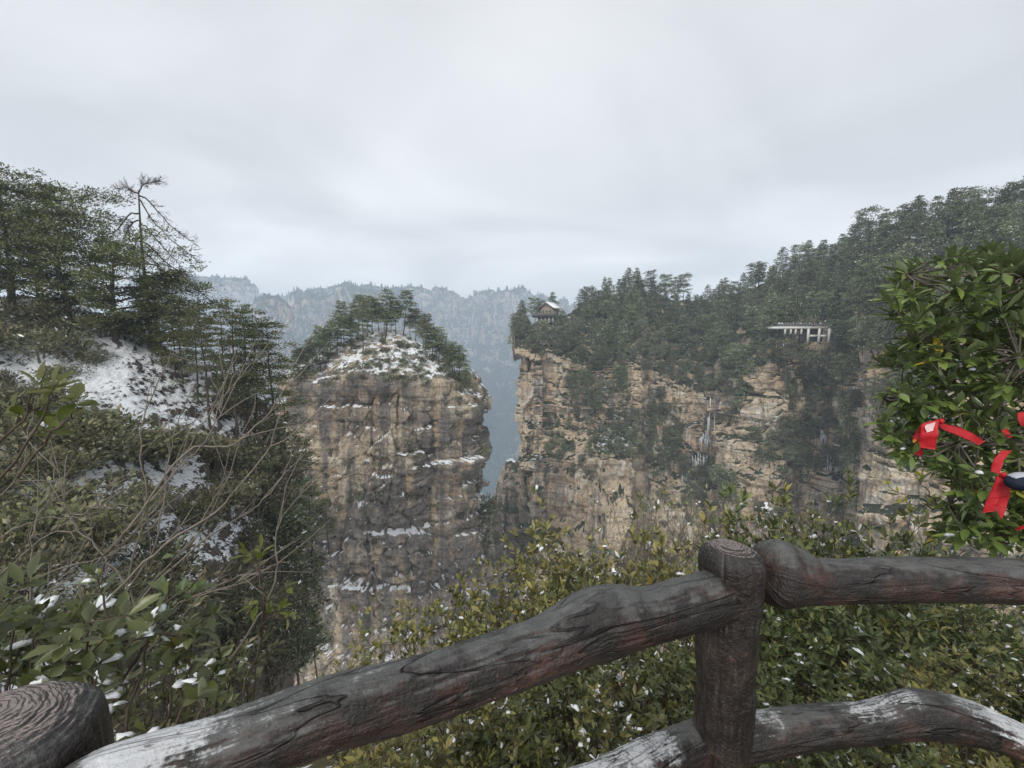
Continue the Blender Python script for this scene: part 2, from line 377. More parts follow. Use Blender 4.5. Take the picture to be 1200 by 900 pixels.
M['spur'] = rock_mat('mossy_sandstone', greyness=.8, snow=(.72, .92), moss=.53, tan=(.42, .34, .26), orange=(.42, .32, .22), ground=(.08, .085, .05))
FS = 2.3                       # the far walls stand this much farther than their sketch below
SURF = {}
def add_surface(name, G, mat, wrap=False):
    nu, nv = G.shape[:2]; mb = MB(); f = grid_faces(nu, nv, wrap); mb.add(G.reshape(-1, 3), f)
    o = mb.build(name, mat, None, smooth=True); tag(o, kind='structure')
    SURF[name] = BVHTree.FromPolygons(G.reshape(-1, 3).tolist(), f.tolist())
    return o
def hit(name, px, py):
    d = ray(px, py); r = SURF[name].ray_cast(Vector(CAM), Vector(d), 5000)
    return (np.array(r[0]), np.array(r[1]), r[3]) if r[0] is not None else (None, None, 1e9)
def ground_z(name, x, y):
    r = SURF[name].ray_cast(Vector((x, y, 400)), Vector((0, 0, -1)), 2000)
    return r[0].z if r[0] is not None else None

# --- valley floor: one sheet under everything
mb = MB(); n = 40
gx, gy = np.meshgrid(np.linspace(-2750, 2750, n), np.linspace(-60, 2800, n), indexing='ij')
gz = -520 + 6 * fbm(np.stack([gx / 160, gy / 160, gx * 0], -1), 3, 2)
mb.add(np.stack([gx, gy, gz], -1), grid_faces(n, n)); o = mb.build('valley_floor', M['far'], None, True); tag(o, kind='structure')

# --- central rock pillar
pc = P(455, 400, 120)[:2]
th_front = np.linspace(-math.pi * 1.06, math.pi * .06, 330); th_back = np.linspace(math.pi * .06, math.pi * .94, 70)[1:-1]
th = np.concatenate([th_front, th_back])
ct, st_ = np.cos(th), np.sin(th)
a_, b_, e_ = 24.5, 19.0, 3.2
Rth = (np.abs(ct / a_) ** e_ + np.abs(st_ / b_) ** e_) ** (-1 / e_)
zedge = -8.4 + 1.5 * fbm(np.stack([ct * 1.6, st_ * 1.6, ct * 0], -1), 2, 9)
zc = np.linspace(0, 1, 300)
Z = -120 + (zedge[:, None] + 120) * zc[None]
depth_below = zedge[:, None] - Z
batter = np.clip(depth_below / 26, 0, 1) ** .8 * (.05 + .035 * np.clip(ct, 0, 1))[:, None] + np.clip((depth_below - 26) / 90, 0, 1) * .05
Rr = Rth[:, None] * (.90 + batter)
led = np.zeros_like(Z)
for zl, d_in, sd_ in ((-11.5, 1.5, 1), (-39, 1.0, 5), (-50, -1.8, 6)):
    m_ = np.clip(-.1 + 2.6 * fbm(np.stack([ct * 2.4, st_ * 2.4, ct * 0 + sd_], -1), 2, 60 + sd_), 0, 1)[:, None]
    led += -d_in * m_ * (Z > zl + .8 * fbm(np.stack([ct * 5, st_ * 5, ct * 0], -1), 2, sd_)[:, None])
Rr = Rr + led + 3.0
G1 = np.stack([pc[0] + Rr * ct[:, None], pc[1] + Rr * st_[:, None], Z], -1)
dsp = cliff_disp(G1, 1.0, 4, .8) * 1.0 + 1.0 * block_disp(G1, 1.0, 400, (6.5, 4.2), (2.6, 1.5)) + 2.0 * fbm(G1 * (1 / 13, 1 / 13, 1 / 16), 2, 14)
fade = np.clip(depth_below / 4, .25, 1)
rl_ = np.clip((ct - .45) / .2, 0, 1) * np.clip((-st_ - .1) / .2, 0, 1) * np.clip((.95 - ct) / .1, 0, 1)      # the one broad snowy ledge, right of centre
G1[..., :2] -= (4.2 * np.clip((ct[:, None] - .3) / .5, 0, 1) * np.clip((depth_below - 3) / 24, 0, 1))[..., None] * np.stack([ct, st_], -1)[:, None]
G1[..., :2] -= (3.0 * rl_[:, None] * (Z > -27.8) * np.clip((-6 - Z) / 20, 0, 1))[..., None] * np.stack([ct, st_], -1)[:, None]
G1[..., :2] += (dsp * fade)[..., None] * np.stack([ct, st_], -1)[:, None]
rc = np.linspace(1, 0, 74)[1:]
top = G1[:, -1:, :]
apex = np.array([pc[0] - 2.0, pc[1] + 2.5])
G2xy = apex + (top[..., :2] - apex) * rc[None, :, None]
prof = (1 - rc ** 1.12) * 13.6 + 1.0 * np.clip((1 - rc) * 14, 0, 1)
G2 = np.concatenate([G2xy, (top[..., 2] * rc[None] + (zedge.mean()) * (1 - rc[None]) + prof[None])[..., None]], -1)
nz2 = 1.0 * fbm(G2 / 4.0, 3, 21) + .5 * fbm(G2 / 1.2, 3, 22)
G2[..., 2] += nz2 * np.minimum(1, np.clip((1 - rc) * 10, 0, 1) * np.clip(rc * 6, 0, 1))[None]
add_surface('rock_pillar', np.concatenate([G1, G2], 1), M['pillar'], wrap=True)

# --- right massif: lower cliff, wooded bench, upper cliff, wooded top
MC = [
 (640, [(700, 300, 640), (560, 300, 640), (540, 300, 640), (402, 300, 640), (392, 300, 640), (388, 300, 640), (420, 340, 640)]),
 (606, [(1050, 235), (560, 235), (530, 235), (404, 235), (392, 237), (388, 240), (420, 290)]),
 (600, [(1050, 188), (560, 190), (540, 191), (404, 192), (392, 200), (386, 212), (420, 280)]),
 (634, [(1050, 179), (556, 180), (535, 184), (413, 187), (383, 202), (374, 220), (420, 290)]),
 (646, [(1050, 186), (556, 187), (532, 190), (416, 192), (384, 206), (372, 224), (420, 290)]),
 (688, [(1050, 177), (540, 179), (503, 188), (431, 194), (388, 210), (350, 237), (400, 300)]),
 (698, [(1050, 164), (538, 166), (500, 187), (430, 195), (387, 212), (348, 239), (400, 304)]),
 (746, [(1050, 162), (540, 165), (494, 192), (426, 200), (384, 218), (338, 246), (400, 310)]),
 (756, [(1050, 194), (560, 196), (520, 203), (436, 206), (390, 222), (342, 250), (405, 315)]),
 (792, [(1050, 196), (592, 198), (548, 206), (456, 209), (402, 224), (356, 256), (410, 320)]),
 (836, [(1050, 190), (580, 193), (552, 200), (468, 203), (405, 217), (356, 254), (410, 310)]),
 (848, [(1050, 164), (572, 168), (547, 176), (460, 186), (402, 206), (352, 246), (400, 300)]),
 (905, [(1050, 147), (570, 151), (525, 158), (428, 164), (392, 180), (330, 222), (400, 280)]),
 (926, [(1050, 145), (580, 149), (535, 154), (418, 160), (386, 176), (322, 216), (392, 272)]),
 (938, [(1050, 166), (592, 168), (550, 170), (408, 173), (376, 180), (314, 210), (385, 266)]),
 (994, [(1050, 153), (600, 155), (560, 156), (418, 158), (364, 160), (297, 190), (374, 248)]),
 (1004, [(1050, 118), (600, 120), (560, 121), (425, 123), (360, 142), (293, 180), (366, 240)]),
 (1018, [(1050, 108), (600, 110), (560, 111), (428, 114), (358, 136), (290, 175), (360, 235)]),
 (1055, [(1050, 101), (600, 103), (560, 104), (412, 107), (342, 128), (278, 160), (350, 220)]),
 (1115, [(1050, 92), (600, 94), (560, 95), (402, 99), (328, 116), (270, 142), (340, 200)]),
 (1210, [(1050, 82), (600, 84), (560, 85), (392, 88), (318, 102), (262, 126), (330, 180)]),
 (1420, [(1050, 74), (600, 76), (560, 77), (382, 80), (300, 90), (240, 112), (300, 160)]),
]
G, V = ctrl_surface(MC, 660, [150, 34, 110, 56, 44, 8], 2)
nm = grid_normals(G)
if (nm[200, 60] @ (G[200, 60] - CAM)) > 0: nm = -nm
wc = np.interp(V, [0, 1, 1.25, 1.8, 2, 3, 3.2, 6], [1, 1, .45, .45, 1, 1, .35, .3])
nh = nm * np.where((V < 3.1)[None, :, None], np.array([1, 1, .15]), np.array([.1, .1, 1.0])); nh = nrm(nh)
d = (cliff_disp(G, 1.35, 40, 1.1) + block_disp(G, 1.5, 440)) * wc[None]
edge_soft = np.clip(V - 3.1, 0, 1)[None]
G = G + nh * (d + edge_soft * 2.0 * fbm(G / 16, 3, 91))[..., None]
add_surface('cliff_massif', G, M['massif'])

# --- a broken spur in the gap between pillar and massif
def knoll(name, px, py, D, r, hgt, seed, mat, sq=1.0):
    c = P(px, py, D); t = np.linspace(0, 2 * math.pi, 120, endpoint=False); v = np.linspace(0, 1, 110)
    rr = r * (1.5 - .55 * v - .75 * v ** 6 ); rr[-1] = 0
    G = np.stack([c[0] + rr[None] * np.cos(t)[:, None], c[1] + sq * rr[None] * np.sin(t)[:, None], np.repeat((c[2] - hgt * (1 - v))[None], 120, 0)], -1)
    dd = 1.5 * cliff_disp(G, .9, seed) * np.clip(4 * (1 - v), .1, 1)[None]
    G[..., 2] += (2.5 * fbm(G / 6, 3, seed + 1)) * (v > .9)[None]
    G[..., 0] += dd * np.cos(t)[:, None]; G[..., 1] += dd * np.sin(t)[:, None]
    return add_surface(name, G, mat, wrap=True)
knoll('rock_spur', 600, 536, 192, 10.0, 100, 5, M['spur'], 1.2)
knoll('rock_spur', 574, 590, 160, 8.0, 80, 15, M['spur'], 1.2)
knoll('rock_spur', 640, 625, 160, 12.0, 80, 8, M['massif'], .8)

# --- snowy hillside on the left
M['hill'] = None
def hill_material():
    t = NT('snowy_hillside'); p = t.pos; nz = t.nz()
    n1 = t.noise(p, .30, 5, .6); n2 = t.noise(p, 1.9, 6, .72); n3 = t.noise(t.map(p, (1, 1, 2.2)), 5.5, 5, .7)
    soil = t.mix(n3, (.014, .012, .010), (.10, .08, .06))
    rock = t.mix(n2, (.05, .042, .036), (.22, .18, .145))
    rock = t.mix(.8, rock, t.ramp(t.noise(t.map(p, (.3, .3, 2.0)), 1, 5, .6), [(.3, .45), (.5, 1), (.7, 1.4)]), 'MULTIPLY')
    c = t.mix(t.step(nz, .42, .62), rock, soil)
    s = t.math('ADD', t.math('MULTIPLY', n2, .80), t.math('MULTIPLY', n1, .20))
    s = t.math('ADD', s, t.math('MULTIPLY', n3, .42))
    s = t.math('ADD', s, t.math('MULTIPLY', nz, .38))
    c = t.mix(t.step(s, .945, 1.01), c, SNOW)
    t.bump(t.math('ADD', n2, t.math('MULTIPLY', n3, .4)), .9, .35)
    return t.done(c, .85, .2)
M['hill'] = hill_material()
HC = [
 (-420, [(900, 9), (720, 14), (620, 20), (520, 28), (430, 38), (335, 52), (400, 90)]),
 (-120, [(960, 8), (720, 13), (620, 19), (520, 27), (430, 37), (338, 50), (400, 90)]),
 (10, [(960, 9), (720, 14), (620, 20), (520, 28), (430, 38), (345, 50), (400, 90)]),
 (80, [(960, 10), (720, 15), (620, 21), (520, 29), (440, 38), (358, 50), (420, 90)]),
 (160, [(960, 13), (720, 18), (620, 24), (520, 32), (450, 40), (388, 50), (440, 90)]),
 (235, [(960, 18), (740, 23), (640, 28), (540, 36), (480, 43), (425, 51), (470, 90)]),
 (275, [(960, 25), (790, 27), (655, 31), (575, 39), (515, 45), (462, 53), (500, 90)]),
 (305, [(960, 33), (800, 35), (680, 38), (600, 44), (545, 49), (490, 57), (530, 90)]),
 (330, [(960, 44), (800, 46), (690, 48), (630, 51), (580, 55), (520, 66), (560, 90)]),
 (345, [(960, 70), (840, 72), (730, 74), (680, 76), (630, 78), (570, 82), (600, 95)]),
]
G, V = ctrl_surface(HC, 330, [40, 46, 50, 46, 46, 12], 7)
nm = grid_normals(G)
if nm[100, 100, 2] < 0: nm = -nm
steep = np.clip((.75 - np.abs(nm[..., 2])) / .4, 0, 1)
nh = nrm(nm)
d = (.9 * fbm(G / 5.5, 3, 71) + .45 * fbm(G / 1.6, 3, 72) + .22 * fbm(G / .55, 3, 73)) + steep * .55 * cliff_disp(G, .7, 77)
G = G + nh * d[..., None]
add_surface('hillside', G, M['hill'])

# --- far walls
def far_wall(name, cols, nu, nvs, k, seed, wts):
    cols = [(c[0], [(r[0], r[1] * FS) for r in c[1]]) for c in cols]; k = k * 1.45
    G, V = ctrl_surface(cols, nu, nvs, 2)
    nm = grid_normals(G)
    if nm[len(G) // 2, 20, 1] > 0: nm = -nm
    w_ = np.interp(V, range(len(wts)), wts)
    nh = nrm(nm * np.array([1, 1, .1]))
    dd = (.7 * cliff_disp(G, k, seed, .9) + .9 * block_disp(G, k * 1.2, seed + 90)) * w_[None] + 6 * k * (fbm(G * (1 / (16 * k), 1 / (16 * k), 1 / (90 * k)), 2, seed + 5)) * w_[None]
    v1, e1 = cells(np.stack([G[..., 0] / (k * 13), G[..., 1] / (k * 40), G[..., 2] * 0 + .5], -1) + .25 * fbm(G / (k * 30), 2, seed + 33)[..., None], seed + 40)
    dd += w_[None] * k * (10.0 * (v1 - .5) - 4.5 * np.clip(1 - e1 / .16, 0, 1))
    G = G + nh * dd[..., None]
    G[..., 2] += k * (3.4 * (v1 - .6) - 2.6 * np.clip(1 - e1 / .16, 0, 1)) * np.clip(V - len(wts) + 4, 0, 1)[None]
    jag = 2.2 * k * fbm(G * (1 / (11 * k), 1 / (11 * k), 0), 3, seed + 8); jag = np.round(jag / (1.6 * k)) * 1.6 * k * .6 + jag * .4
    G[..., 2] += (1.6 * k * fbm(G / (6 * k), 3, seed + 7) + jag * np.clip((V - len(wts) + 4) / 1.0, 0, 1)[None]) * np.clip(w_, .2, 1)[None]
    add_surface(name, G, M['far'])
far_wall('distant_ridge', [(150, [(520, 980), (380, 1040), (325, 1060), (319, 1090), (380, 1250)]),
    (222, [(520, 980), (385, 1040), (326, 1060), (321, 1090), (380, 1250)]), (262, [(520, 980), (385, 1040), (330, 1060), (323, 1090), (380, 1250)]),
    (294, [(520, 980), (385, 1040), (334, 1060), (328, 1090), (390, 1250)]), (312, [(520, 980), (392, 1040), (352, 1060), (346, 1090), (400, 1250)]),
    (350, [(520, 980), (400, 1040), (365, 1060), (362, 1090), (400, 1250)])], 160, [26, 40, 14, 6], 4.5, 200, [.4, 1, 1, .3, 0])
DW = [(330, [(600, 560), (470, 760), (400, 900), (350, 940), (345, 985), (400, 1150)]),
    (400, [(600, 560), (470, 760), (400, 900), (340, 930), (333, 975), (400, 1150)]),
    (450, [(600, 560), (470, 750), (396, 900), (341, 930), (335, 975), (400, 1150)]),
    (492, [(600, 540), (470, 740), (396, 890), (343, 930), (337, 975), (400, 1150)]),
    (530, [(600, 540), (470, 730), (398, 880), (345, 930), (338, 975), (400, 1150)]),
    (546, [(600, 540), (470, 730), (402, 880), (352, 930), (346, 975), (400, 1150)]),
    (562, [(600, 540), (470, 730), (405, 880), (349, 930), (341, 975), (400, 1150)]),
    (588, [(600, 540), (470, 730), (402, 880), (346, 930), (338, 975), (400, 1150)]),
    (617, [(600, 540), (470, 730), (402, 880), (347, 930), (339, 975), (400, 1150)]),
    (640, [(600, 540), (470, 730), (406, 880), (352, 930), (346, 975), (400, 1150)]),
    (665, [(600, 540), (470, 730), (410, 880), (358, 930), (353, 975), (400, 1150)]),
    (760, [(600, 540), (470, 730), (410, 880), (372, 930), (368, 975), (400, 1150)])]
far_wall('distant_cliff_wall', DW, 300, [44, 40, 70, 16, 6], 3.6, 240, [.5, .5, 1, 1, .3, 0])
far_wall('distant_rock_peaks', [(338, [(620, 640), (430, 660), (425, 665), (425, 690), (430, 720)]), (343, [(620, 600), (430, 640), (352, 655), (344, 672), (430, 720)]),
    (350, [(620, 600), (430, 640), (346, 655), (339, 672), (430, 720)]), (368, [(620, 600), (430, 640), (351, 655), (344, 672), (430, 720)]),
    (384, [(620, 600), (430, 640), (353, 655), (346, 672), (430, 720)]), (400, [(620, 600), (430, 635), (345, 655), (338, 672), (430, 720)]),
    (433, [(620, 600), (430, 635), (344, 655), (337, 672), (430, 720)]), (466, [(620, 600), (432, 635), (350, 655), (343, 672), (430, 720)]),
    (488, [(620, 600), (435, 635), (360, 655), (353, 672), (430, 720)]), (520, [(620, 600), (440, 640), (405, 655), (398, 672), (430, 720)]),
    (556, [(640, 560), (480, 600), (455, 640), (440, 700), (440, 760)])], 170, [40, 60, 14, 6], 2.6, 280, [.6, 1, 1, .3, 0])
far_wall('distant_rock_stack', [(270, [(600, 520), (420, 530), (405, 535), (402, 550), (420, 580)]), (300, [(600, 500), (420, 520), (356, 528), (350, 540), (420, 580)]), (312, [(600, 500), (420, 520), (349, 528), (344, 540), (420, 580)]),
    (328, [(600, 500), (420, 520), (350, 528), (345, 540), (420, 580)]), (340, [(600, 500), (420, 520), (360, 528), (355, 540), (420, 580)]),
    (346, [(600, 520), (440, 540), (432, 545), (430, 550), (440, 580)])], 70, [30, 50, 12, 6], 1.5, 320, [.6, 1, 1, .3, 0])

# --- forest far off on those walls: one mass, nobody could count it
def far_forest(name, surfs, n, box_, seed, hmin, hmax, zmin=.30, dmax=5000):
    rng = random.Random(seed); rn = np.random.default_rng(seed); mb = MB(); got = 0; tries = 0
    while got < n and tries < n * 6:
        tries += 1
        px, py = rng.uniform(box_[0], box_[2]), rng.uniform(box_[1], box_[3])
        best = None
        for s in surfs:
            q, nn, dist = hit(s, px, py)
            if q is not None and (best is None or dist < best[2]): best = (q, nn, dist)
        if best is None or best[2] > dmax: continue
        q, nn, dist = best
        if abs(nn[2]) < zmin and rng.random() > .03: continue
        h = rng.uniform(hmin, hmax); r = h * rng.uniform(.20, .34); m = 7
        for lv, (zb, zt, rs) in enumerate(((.05, .55, 1.0), (.35, .8, .75), (.62, 1.0, .5))):
            a = np.arange(m) * 2 * math.pi / m + rng.random() * 6
            rr = r * rs * rn.uniform(.6, 1.25, m)
            v = np.concatenate([np.stack([q[0] + rr * np.cos(a), q[1] + rr * np.sin(a), q[2] + zb * h + rn.uniform(-.08, .08, m) * h], 1), [[q[0] + rng.uniform(-.1, .1) * r, q[1], q[2] + zt * h]]])
            k = np.arange(m); mb.add(v, None, np.stack([k, (k + 1) % m, np.full(m, m)], 1), tint=rn.uniform(.15, .95))
        got += 1
    o = mb.build(name, M['far_leaf'], None); tag(o, kind='stuff'); return o
M['far_leaf'] = leaf_mat('far_conifer_foliage', [(0, (.020, .030, .016)), (.93, (.055, .066, .04)), (.97, (.22, .23, .24)), (1, (.4, .42, .44))], .8, 0, .1)
far_forest('distant_forest', ['distant_cliff_wall', 'distant_rock_peaks'], 7000, (330, 330, 690, 600), 3, 14, 25)
far_forest('distant_forest', ['distant_ridge'], 800, (190, 318, 345, 420), 4, 13, 24, .2)
far_forest('distant_forest', ['distant_rock_stack'], 420, (270, 340, 346, 430), 5, 8, 14, .2)

# --- air
mb = MB(); box(mb, (0, 1410, -155), 5640, 3060, 760); o = mb.build('haze', None); tag(o, kind='stuff')
hm = bpy.data.materials.new('haze_air'); hm.use_nodes = True; hm.node_tree.nodes.clear()
ho = hm.node_tree.nodes.new('ShaderNodeOutputMaterial'); hv = hm.node_tree.nodes.new('ShaderNodeVolumePrincipled')
hv.inputs['Color'].default_value = (.76, .88, 1.0, 1); hv.inputs['Density'].default_value = 0.00047; hv.inputs['Anisotropy'].default_value = 0.1
hm.node_tree.links.new(hv.outputs[0], ho.inputs['Volume']); o.data.materials.append(hm)
# ------------------------------------------------------------------ trees
def kites(mb, c, d, L, wd, rng, tint, fold=.25):
    """narrow leaf-like quads at points c pointing along d"""
    n = len(c); up = nrm(np.array([0, 0, 1.0]) + .8 * rng.normal(size=(n, 3)))
    s = nrm(np.cross(d, up)); L = np.broadcast_to(L, (n,))[:, None]; wd = np.broadcast_to(wd, (n,))[:, None]
    nn = np.cross(s, d)
    v = np.stack([c, c + d * L * .45 + s * wd * .5 + nn * wd * fold, c + d * L, c + d * L * .45 - s * wd * .5 + nn * wd * fold], 1)
    k = np.arange(n) * 4
    mb.add(v.reshape(-1, 3), np.stack([k, k + 1, k + 2, k + 3], 1), tint=np.repeat(tint, 4))

def tree_meshes(seed, h=12, r=3, crown0=.3, levels=22, per=4, L=.55, wd=.2, nclump=7, needles=9, form='cone', rise=.1, droop=.12, flat=.45, trunk_r=.16, lean=0.0, side=None, sub=True):
    """trunk with limbs, and the crown of needle tufts on them"""
    rng = np.random.default_rng(seed); tr, cr = MB(), MB()
    k = 9; tz = np.linspace(0, 1, k)
    wob = np.cumsum(rng.normal(0, .02, (k, 2)), 0) * h * .35; wob -= wob[0]
    tp = np.stack([wob[:, 0] + lean * h * tz ** 1.5, wob[:, 1], tz * h], 1)
    tube(tr, np.concatenate([[tp[0] - (0, 0, .9)], tp]), np.concatenate([[trunk_r * 1.5], trunk_r * (1 - .93 * tz ** 1.1) + .01]), 7)
    at = lambda t: np.array([np.interp(t, tz, tp[:, i]) for i in range(3)])
    az = rng.random() * 6
    for i in range(levels):
        t = crown0 + (1 - crown0) * (i + rng.random() * .8) / levels
        q = (t - crown0) / (1 - crown0)
        if form == 'cone': ln = (1 - q) ** .85 * (.55 + .45 * min(1, q * 6 + .4)) + .07
        elif form == 'round': ln = math.sqrt(max(0.03, 1 - ((q - .42) / .62) ** 2))
        elif form == 'flat': ln = (.45 + .55 * q) * math.sqrt(max(.05, 1 - max(0, (q - .62) / .42) ** 2))
        else: ln = (1 - q) ** .5 * .9 + .15
        for b in range(per):
            az += 2.4 + rng.normal() * .35
            l = r * ln * rng.uniform(.55, 1.12)
            if side is not None: l *= .55 + .6 * max(-.3, math.cos(az - side))
            if rng.random() < .08: continue
            o = np.array([math.cos(az), math.sin(az), 0]); e = rise * rng.uniform(.3, 1.6) + (.5 * q if form != 'cone' else .25 * q)
            u = np.linspace(0, 1, 5)
            bp = at(t) + o * (l * u)[:, None] + np.array([0, 0, 1]) * (l * (e * u - droop * u ** 2 * 1.6))[:, None] + rng.normal(0, .035 * l, (5, 3)) * u[:, None]
            br = max(.012, trunk_r * .30 * (1 - .75 * t)); tube(tr, bp, np.linspace(br, br * .25, 5), 4)
            nb = max(2, int(nclump * (.35 + l / r)))
            uu = rng.uniform(.28, 1.0, nb) ** .8
            cp = np.stack([np.interp(uu, u, bp[:, i]) for i in range(3)], 1)
            sd_ = np.array([-o[1], o[0], 0]); off = rng.normal(0, .19 * l + .12, nb) * (1.15 - .6 * uu)
            cp2 = cp + sd_ * off[:, None] + o * (np.abs(off) * .35)[:, None]; cp2[:, 2] += rng.normal(.02 * l, .05 * l, nb)
            if sub:
                for a_, b_ in list(zip(cp, cp2))[::2]: tube(tr, [a_ - o * .1 * l, (a_ + b_) / 2, b_], [br * .3, br * .22, br * .1], 3, cap=False)
            m = needles; sz = .26 + .10 * l
            cc = np.repeat(cp2, m, 0) + rng.normal(0, 1, (nb * m, 3)) * (sz * .55, sz * .55, sz * flat * .42)
            dd = nrm((cc - np.repeat(cp2, m, 0)) * (1, 1, 1.2) + o * .35 * sz + np.array([0, 0, .22 * sz]) + rng.normal(0, .25 * sz, (nb * m, 3)))
            tn = np.clip(np.repeat(rng.uniform(.15, .8, nb), m) + rng.normal(0, .14, nb * m), 0, .95)
            tn = np.where(rng.random(nb * m) < .022, 1.0, tn)
            kites(cr, cc, dd, L * rng.uniform(.6, 1.25, nb * m), wd * rng.uniform(.7, 1.3, nb * m), rng, tn)
    return tr, cr

def bush_meshes(seed, r=1.0, h=1.2, n=260, L=.3, wd=.14, stems=5, lobes=7, snow=.04):
    rng = np.random.default_rng(seed); tr, cr = MB(), MB()
    for k in range(lobes):
        a = rng.random() * 6.28; rr = r * math.sqrt(rng.random()) * .75
        c = np.array([rr * math.cos(a), rr * math.sin(a), h * rng.uniform(.35, .8) * (1.05 - .4 * rr / r)])
        tube(tr, [[c[0] * .15, c[1] * .15, -.5], [c[0] * .5, c[1] * .5, c[2] * .45], c], [.05 * r, .03 * r, .01 * r], 4)
        m = n // lobes; q = nrm(rng.normal(size=(m, 3))) * (rng.random((m, 1)) ** .4) * (r * .48, r * .48, h * .34)
        d = nrm(q + rng.normal(0, .22 * r, (m, 3)) + (0, 0, .2 * r))
        tn = np.clip(rng.uniform(.2, .75) + rng.normal(0, .15, m), 0, .86)
        tn = np.where(rng.random(m) < snow, 1.0, tn)
        kites(cr, c + q, d, L * rng.uniform(.6, 1.3, m), wd * rng.uniform(.7, 1.3, m), rng, tn)
    return tr, cr

STOCK = {}
def stock(key, name, meshes, mt, mc):
    STOCK[key] = (name, meshes[0].mesh('trunk', mt, True), meshes[1].mesh('crown', mc))
for i in range(4):
    stock(f'conifer{i}', 'conifer_tree', tree_meshes(100 + i, 13, 3.5 + .3 * i, .16, 15, 5, .62, .26, 5, 8, 'cone', .05, .16, .4, .17, sub=False), M['bark'], M['pine'])
for i in range(4):
    stock(f'pine{i}', 'pine_tree', tree_meshes(200 + i, 12, 3.7, .30 + .04 * i, 10, 5, .58, .24, 6, 9, 'round', .25, .10, .35, .17, sub=False), M['bark'], M['pine'])
for i in range(3):
    stock(f'broad{i}', 'broadleaf_tree', tree_meshes(300 + i, 9.5, 3.9, .16, 9, 6, .48, .3, 7, 9, 'round', .45, .0, .8, .16, sub=False), M['bark_grey'], M['broad'])
for i in range(5):
    stock(f'cap{i}', 'pine_tree', tree_meshes(400 + i, 12, 3.0, .30 + .06 * i, 13, 4, .46, .17, 7, 8, 'open', .12, .14, .32, .13, sub=False), M['bark'], M['pine'])
for i in range(4):
    stock(f'bush{i}', 'shrub', bush_meshes(500 + i, 1.5, 1.9, 330, .42, .2, 5, 8, .03), M['bark_grey'], M['scrub'] if i % 2 else M['broad'])
for i in range(4):
    stock(f'slim{i}', 'pine_tree', tree_meshes(600 + i, 15, 3.0, .28 + .06 * i, 15, 3, .30, .09, 9, 15, 'open', .12, .12, .26, .15), M['bark'], M['pine_near'])
def hash_i(p): return int(abs(p[0]) * 97 + abs(p[1]) * 31)
used_mesh = {}
def plant(key, loc, h, label, group, rz=0, lean=(0, 0), base_h=None, cat=None, wide=1.0):
    name, mt, mc = STOCK[key]
    hh = base_h or max(v[2] for v in (mc.bounding_box if False else [(0, 0, BB[key])]))
    s = h / hh
    if key in used_mesh: e = copy_tree(used_mesh[key])
    else:
        e = bpy.data.objects.new(name, None); COL.objects.link(e); e.empty_display_size = .3
        for n_, me in (('trunk', mt), ('crown', mc)):
            o = bpy.data.objects.new(n_, me); COL.objects.link(o); o.parent = e
        used_mesh[key] = e
    e.location = loc; e.rotation_euler = (lean[0], lean[1], rz); e.scale = (s * wide, s * wide * (.94 + .12 * ((hash_i(loc)) % 7) / 6), s)
    tag(e, label, cat or ('shrub' if name == 'shrub' else 'tree'), group)
    return e
BB = {}
for k, (n_, mt, mc) in STOCK.items():
    co = np.empty(len(mc.vertices) * 3, np.float32); mc.vertices.foreach_get('co', co); BB[k] = float(co.reshape(-1, 3)[:, 2].max())

def in_poly(x, y, poly):
    c = False; n = len(poly)
    for i in range(n):
        x1, y1 = poly[i]; x2, y2 = poly[i - 1]
        if (y1 > y) != (y2 > y) and x < (x2 - x1) * (y - y1) / (y2 - y1) + x1: c = not c
    return c
BARE = [  # where the photograph shows bare rock on the massif
 [(598, 412), (670, 424), (676, 434), (668, 458), (672, 486), (640, 502), (630, 530), (632, 556), (630, 640), (594, 640), (596, 600), (608, 560), (607, 487), (600, 440)],
 [(733, 415), (760, 440), (822, 460), (840, 475), (838, 500), (812, 500), (770, 462), (752, 470), (762, 482), (758, 510), (732, 478)],
 [(735, 462), (765, 470), (765, 490), (735, 478)],
 [(800, 482), (842, 488), (842, 548), (812, 552), (800, 530)],
 [(703, 537), (750, 540), (748, 610), (675, 640), (640, 640), (632, 545), (668, 560), (690, 566)],
 [(878, 442), (910, 428), (918, 468), (932, 502), (895, 516), (872, 530), (892, 570), (868, 590), (845, 565), (842, 498), (870, 498)],
 [(1008, 425), (1050, 430), (1046, 462), (1022, 486), (1048, 545), (1110, 560), (1115, 660), (1020, 660), (1004, 560), (1002, 500)],
 [(745, 552), (800, 556), (800, 600), (745, 600)],
 [(860, 560), (1000, 560), (1000, 680), (860, 680)],
 [(590, 640), (1110, 640), (1110, 800), (590, 800)],
]
TERR = [(898, 374), (982, 374), (986, 442), (930, 442), (898, 425)]
rng = random.Random(11); placed = []
def free(q, dmin):
    for p in placed:
        if abs(p[0] - q[0]) < dmin and abs(p[1] - q[1]) < dmin and abs(p[2] - q[2]) < dmin: return False
    return True
ZONES = {
 'crest': ('dark conifer crowded among others on the wooded crest of the far right cliff', 'conifers on the wooded crest of the far right cliff'),
 'ridge': ('evergreen in the closed forest climbing the ridge above the viewing terrace', 'evergreens on the ridge above the viewing terrace'),
 'bench': ('evergreen clinging to the broken face below the crest of the far right cliff', 'evergreens on the face of the far right cliff'),
 'gully': ('evergreen on the steep cliff side below the viewing terrace', 'evergreens on the cliff side below the viewing terrace')}
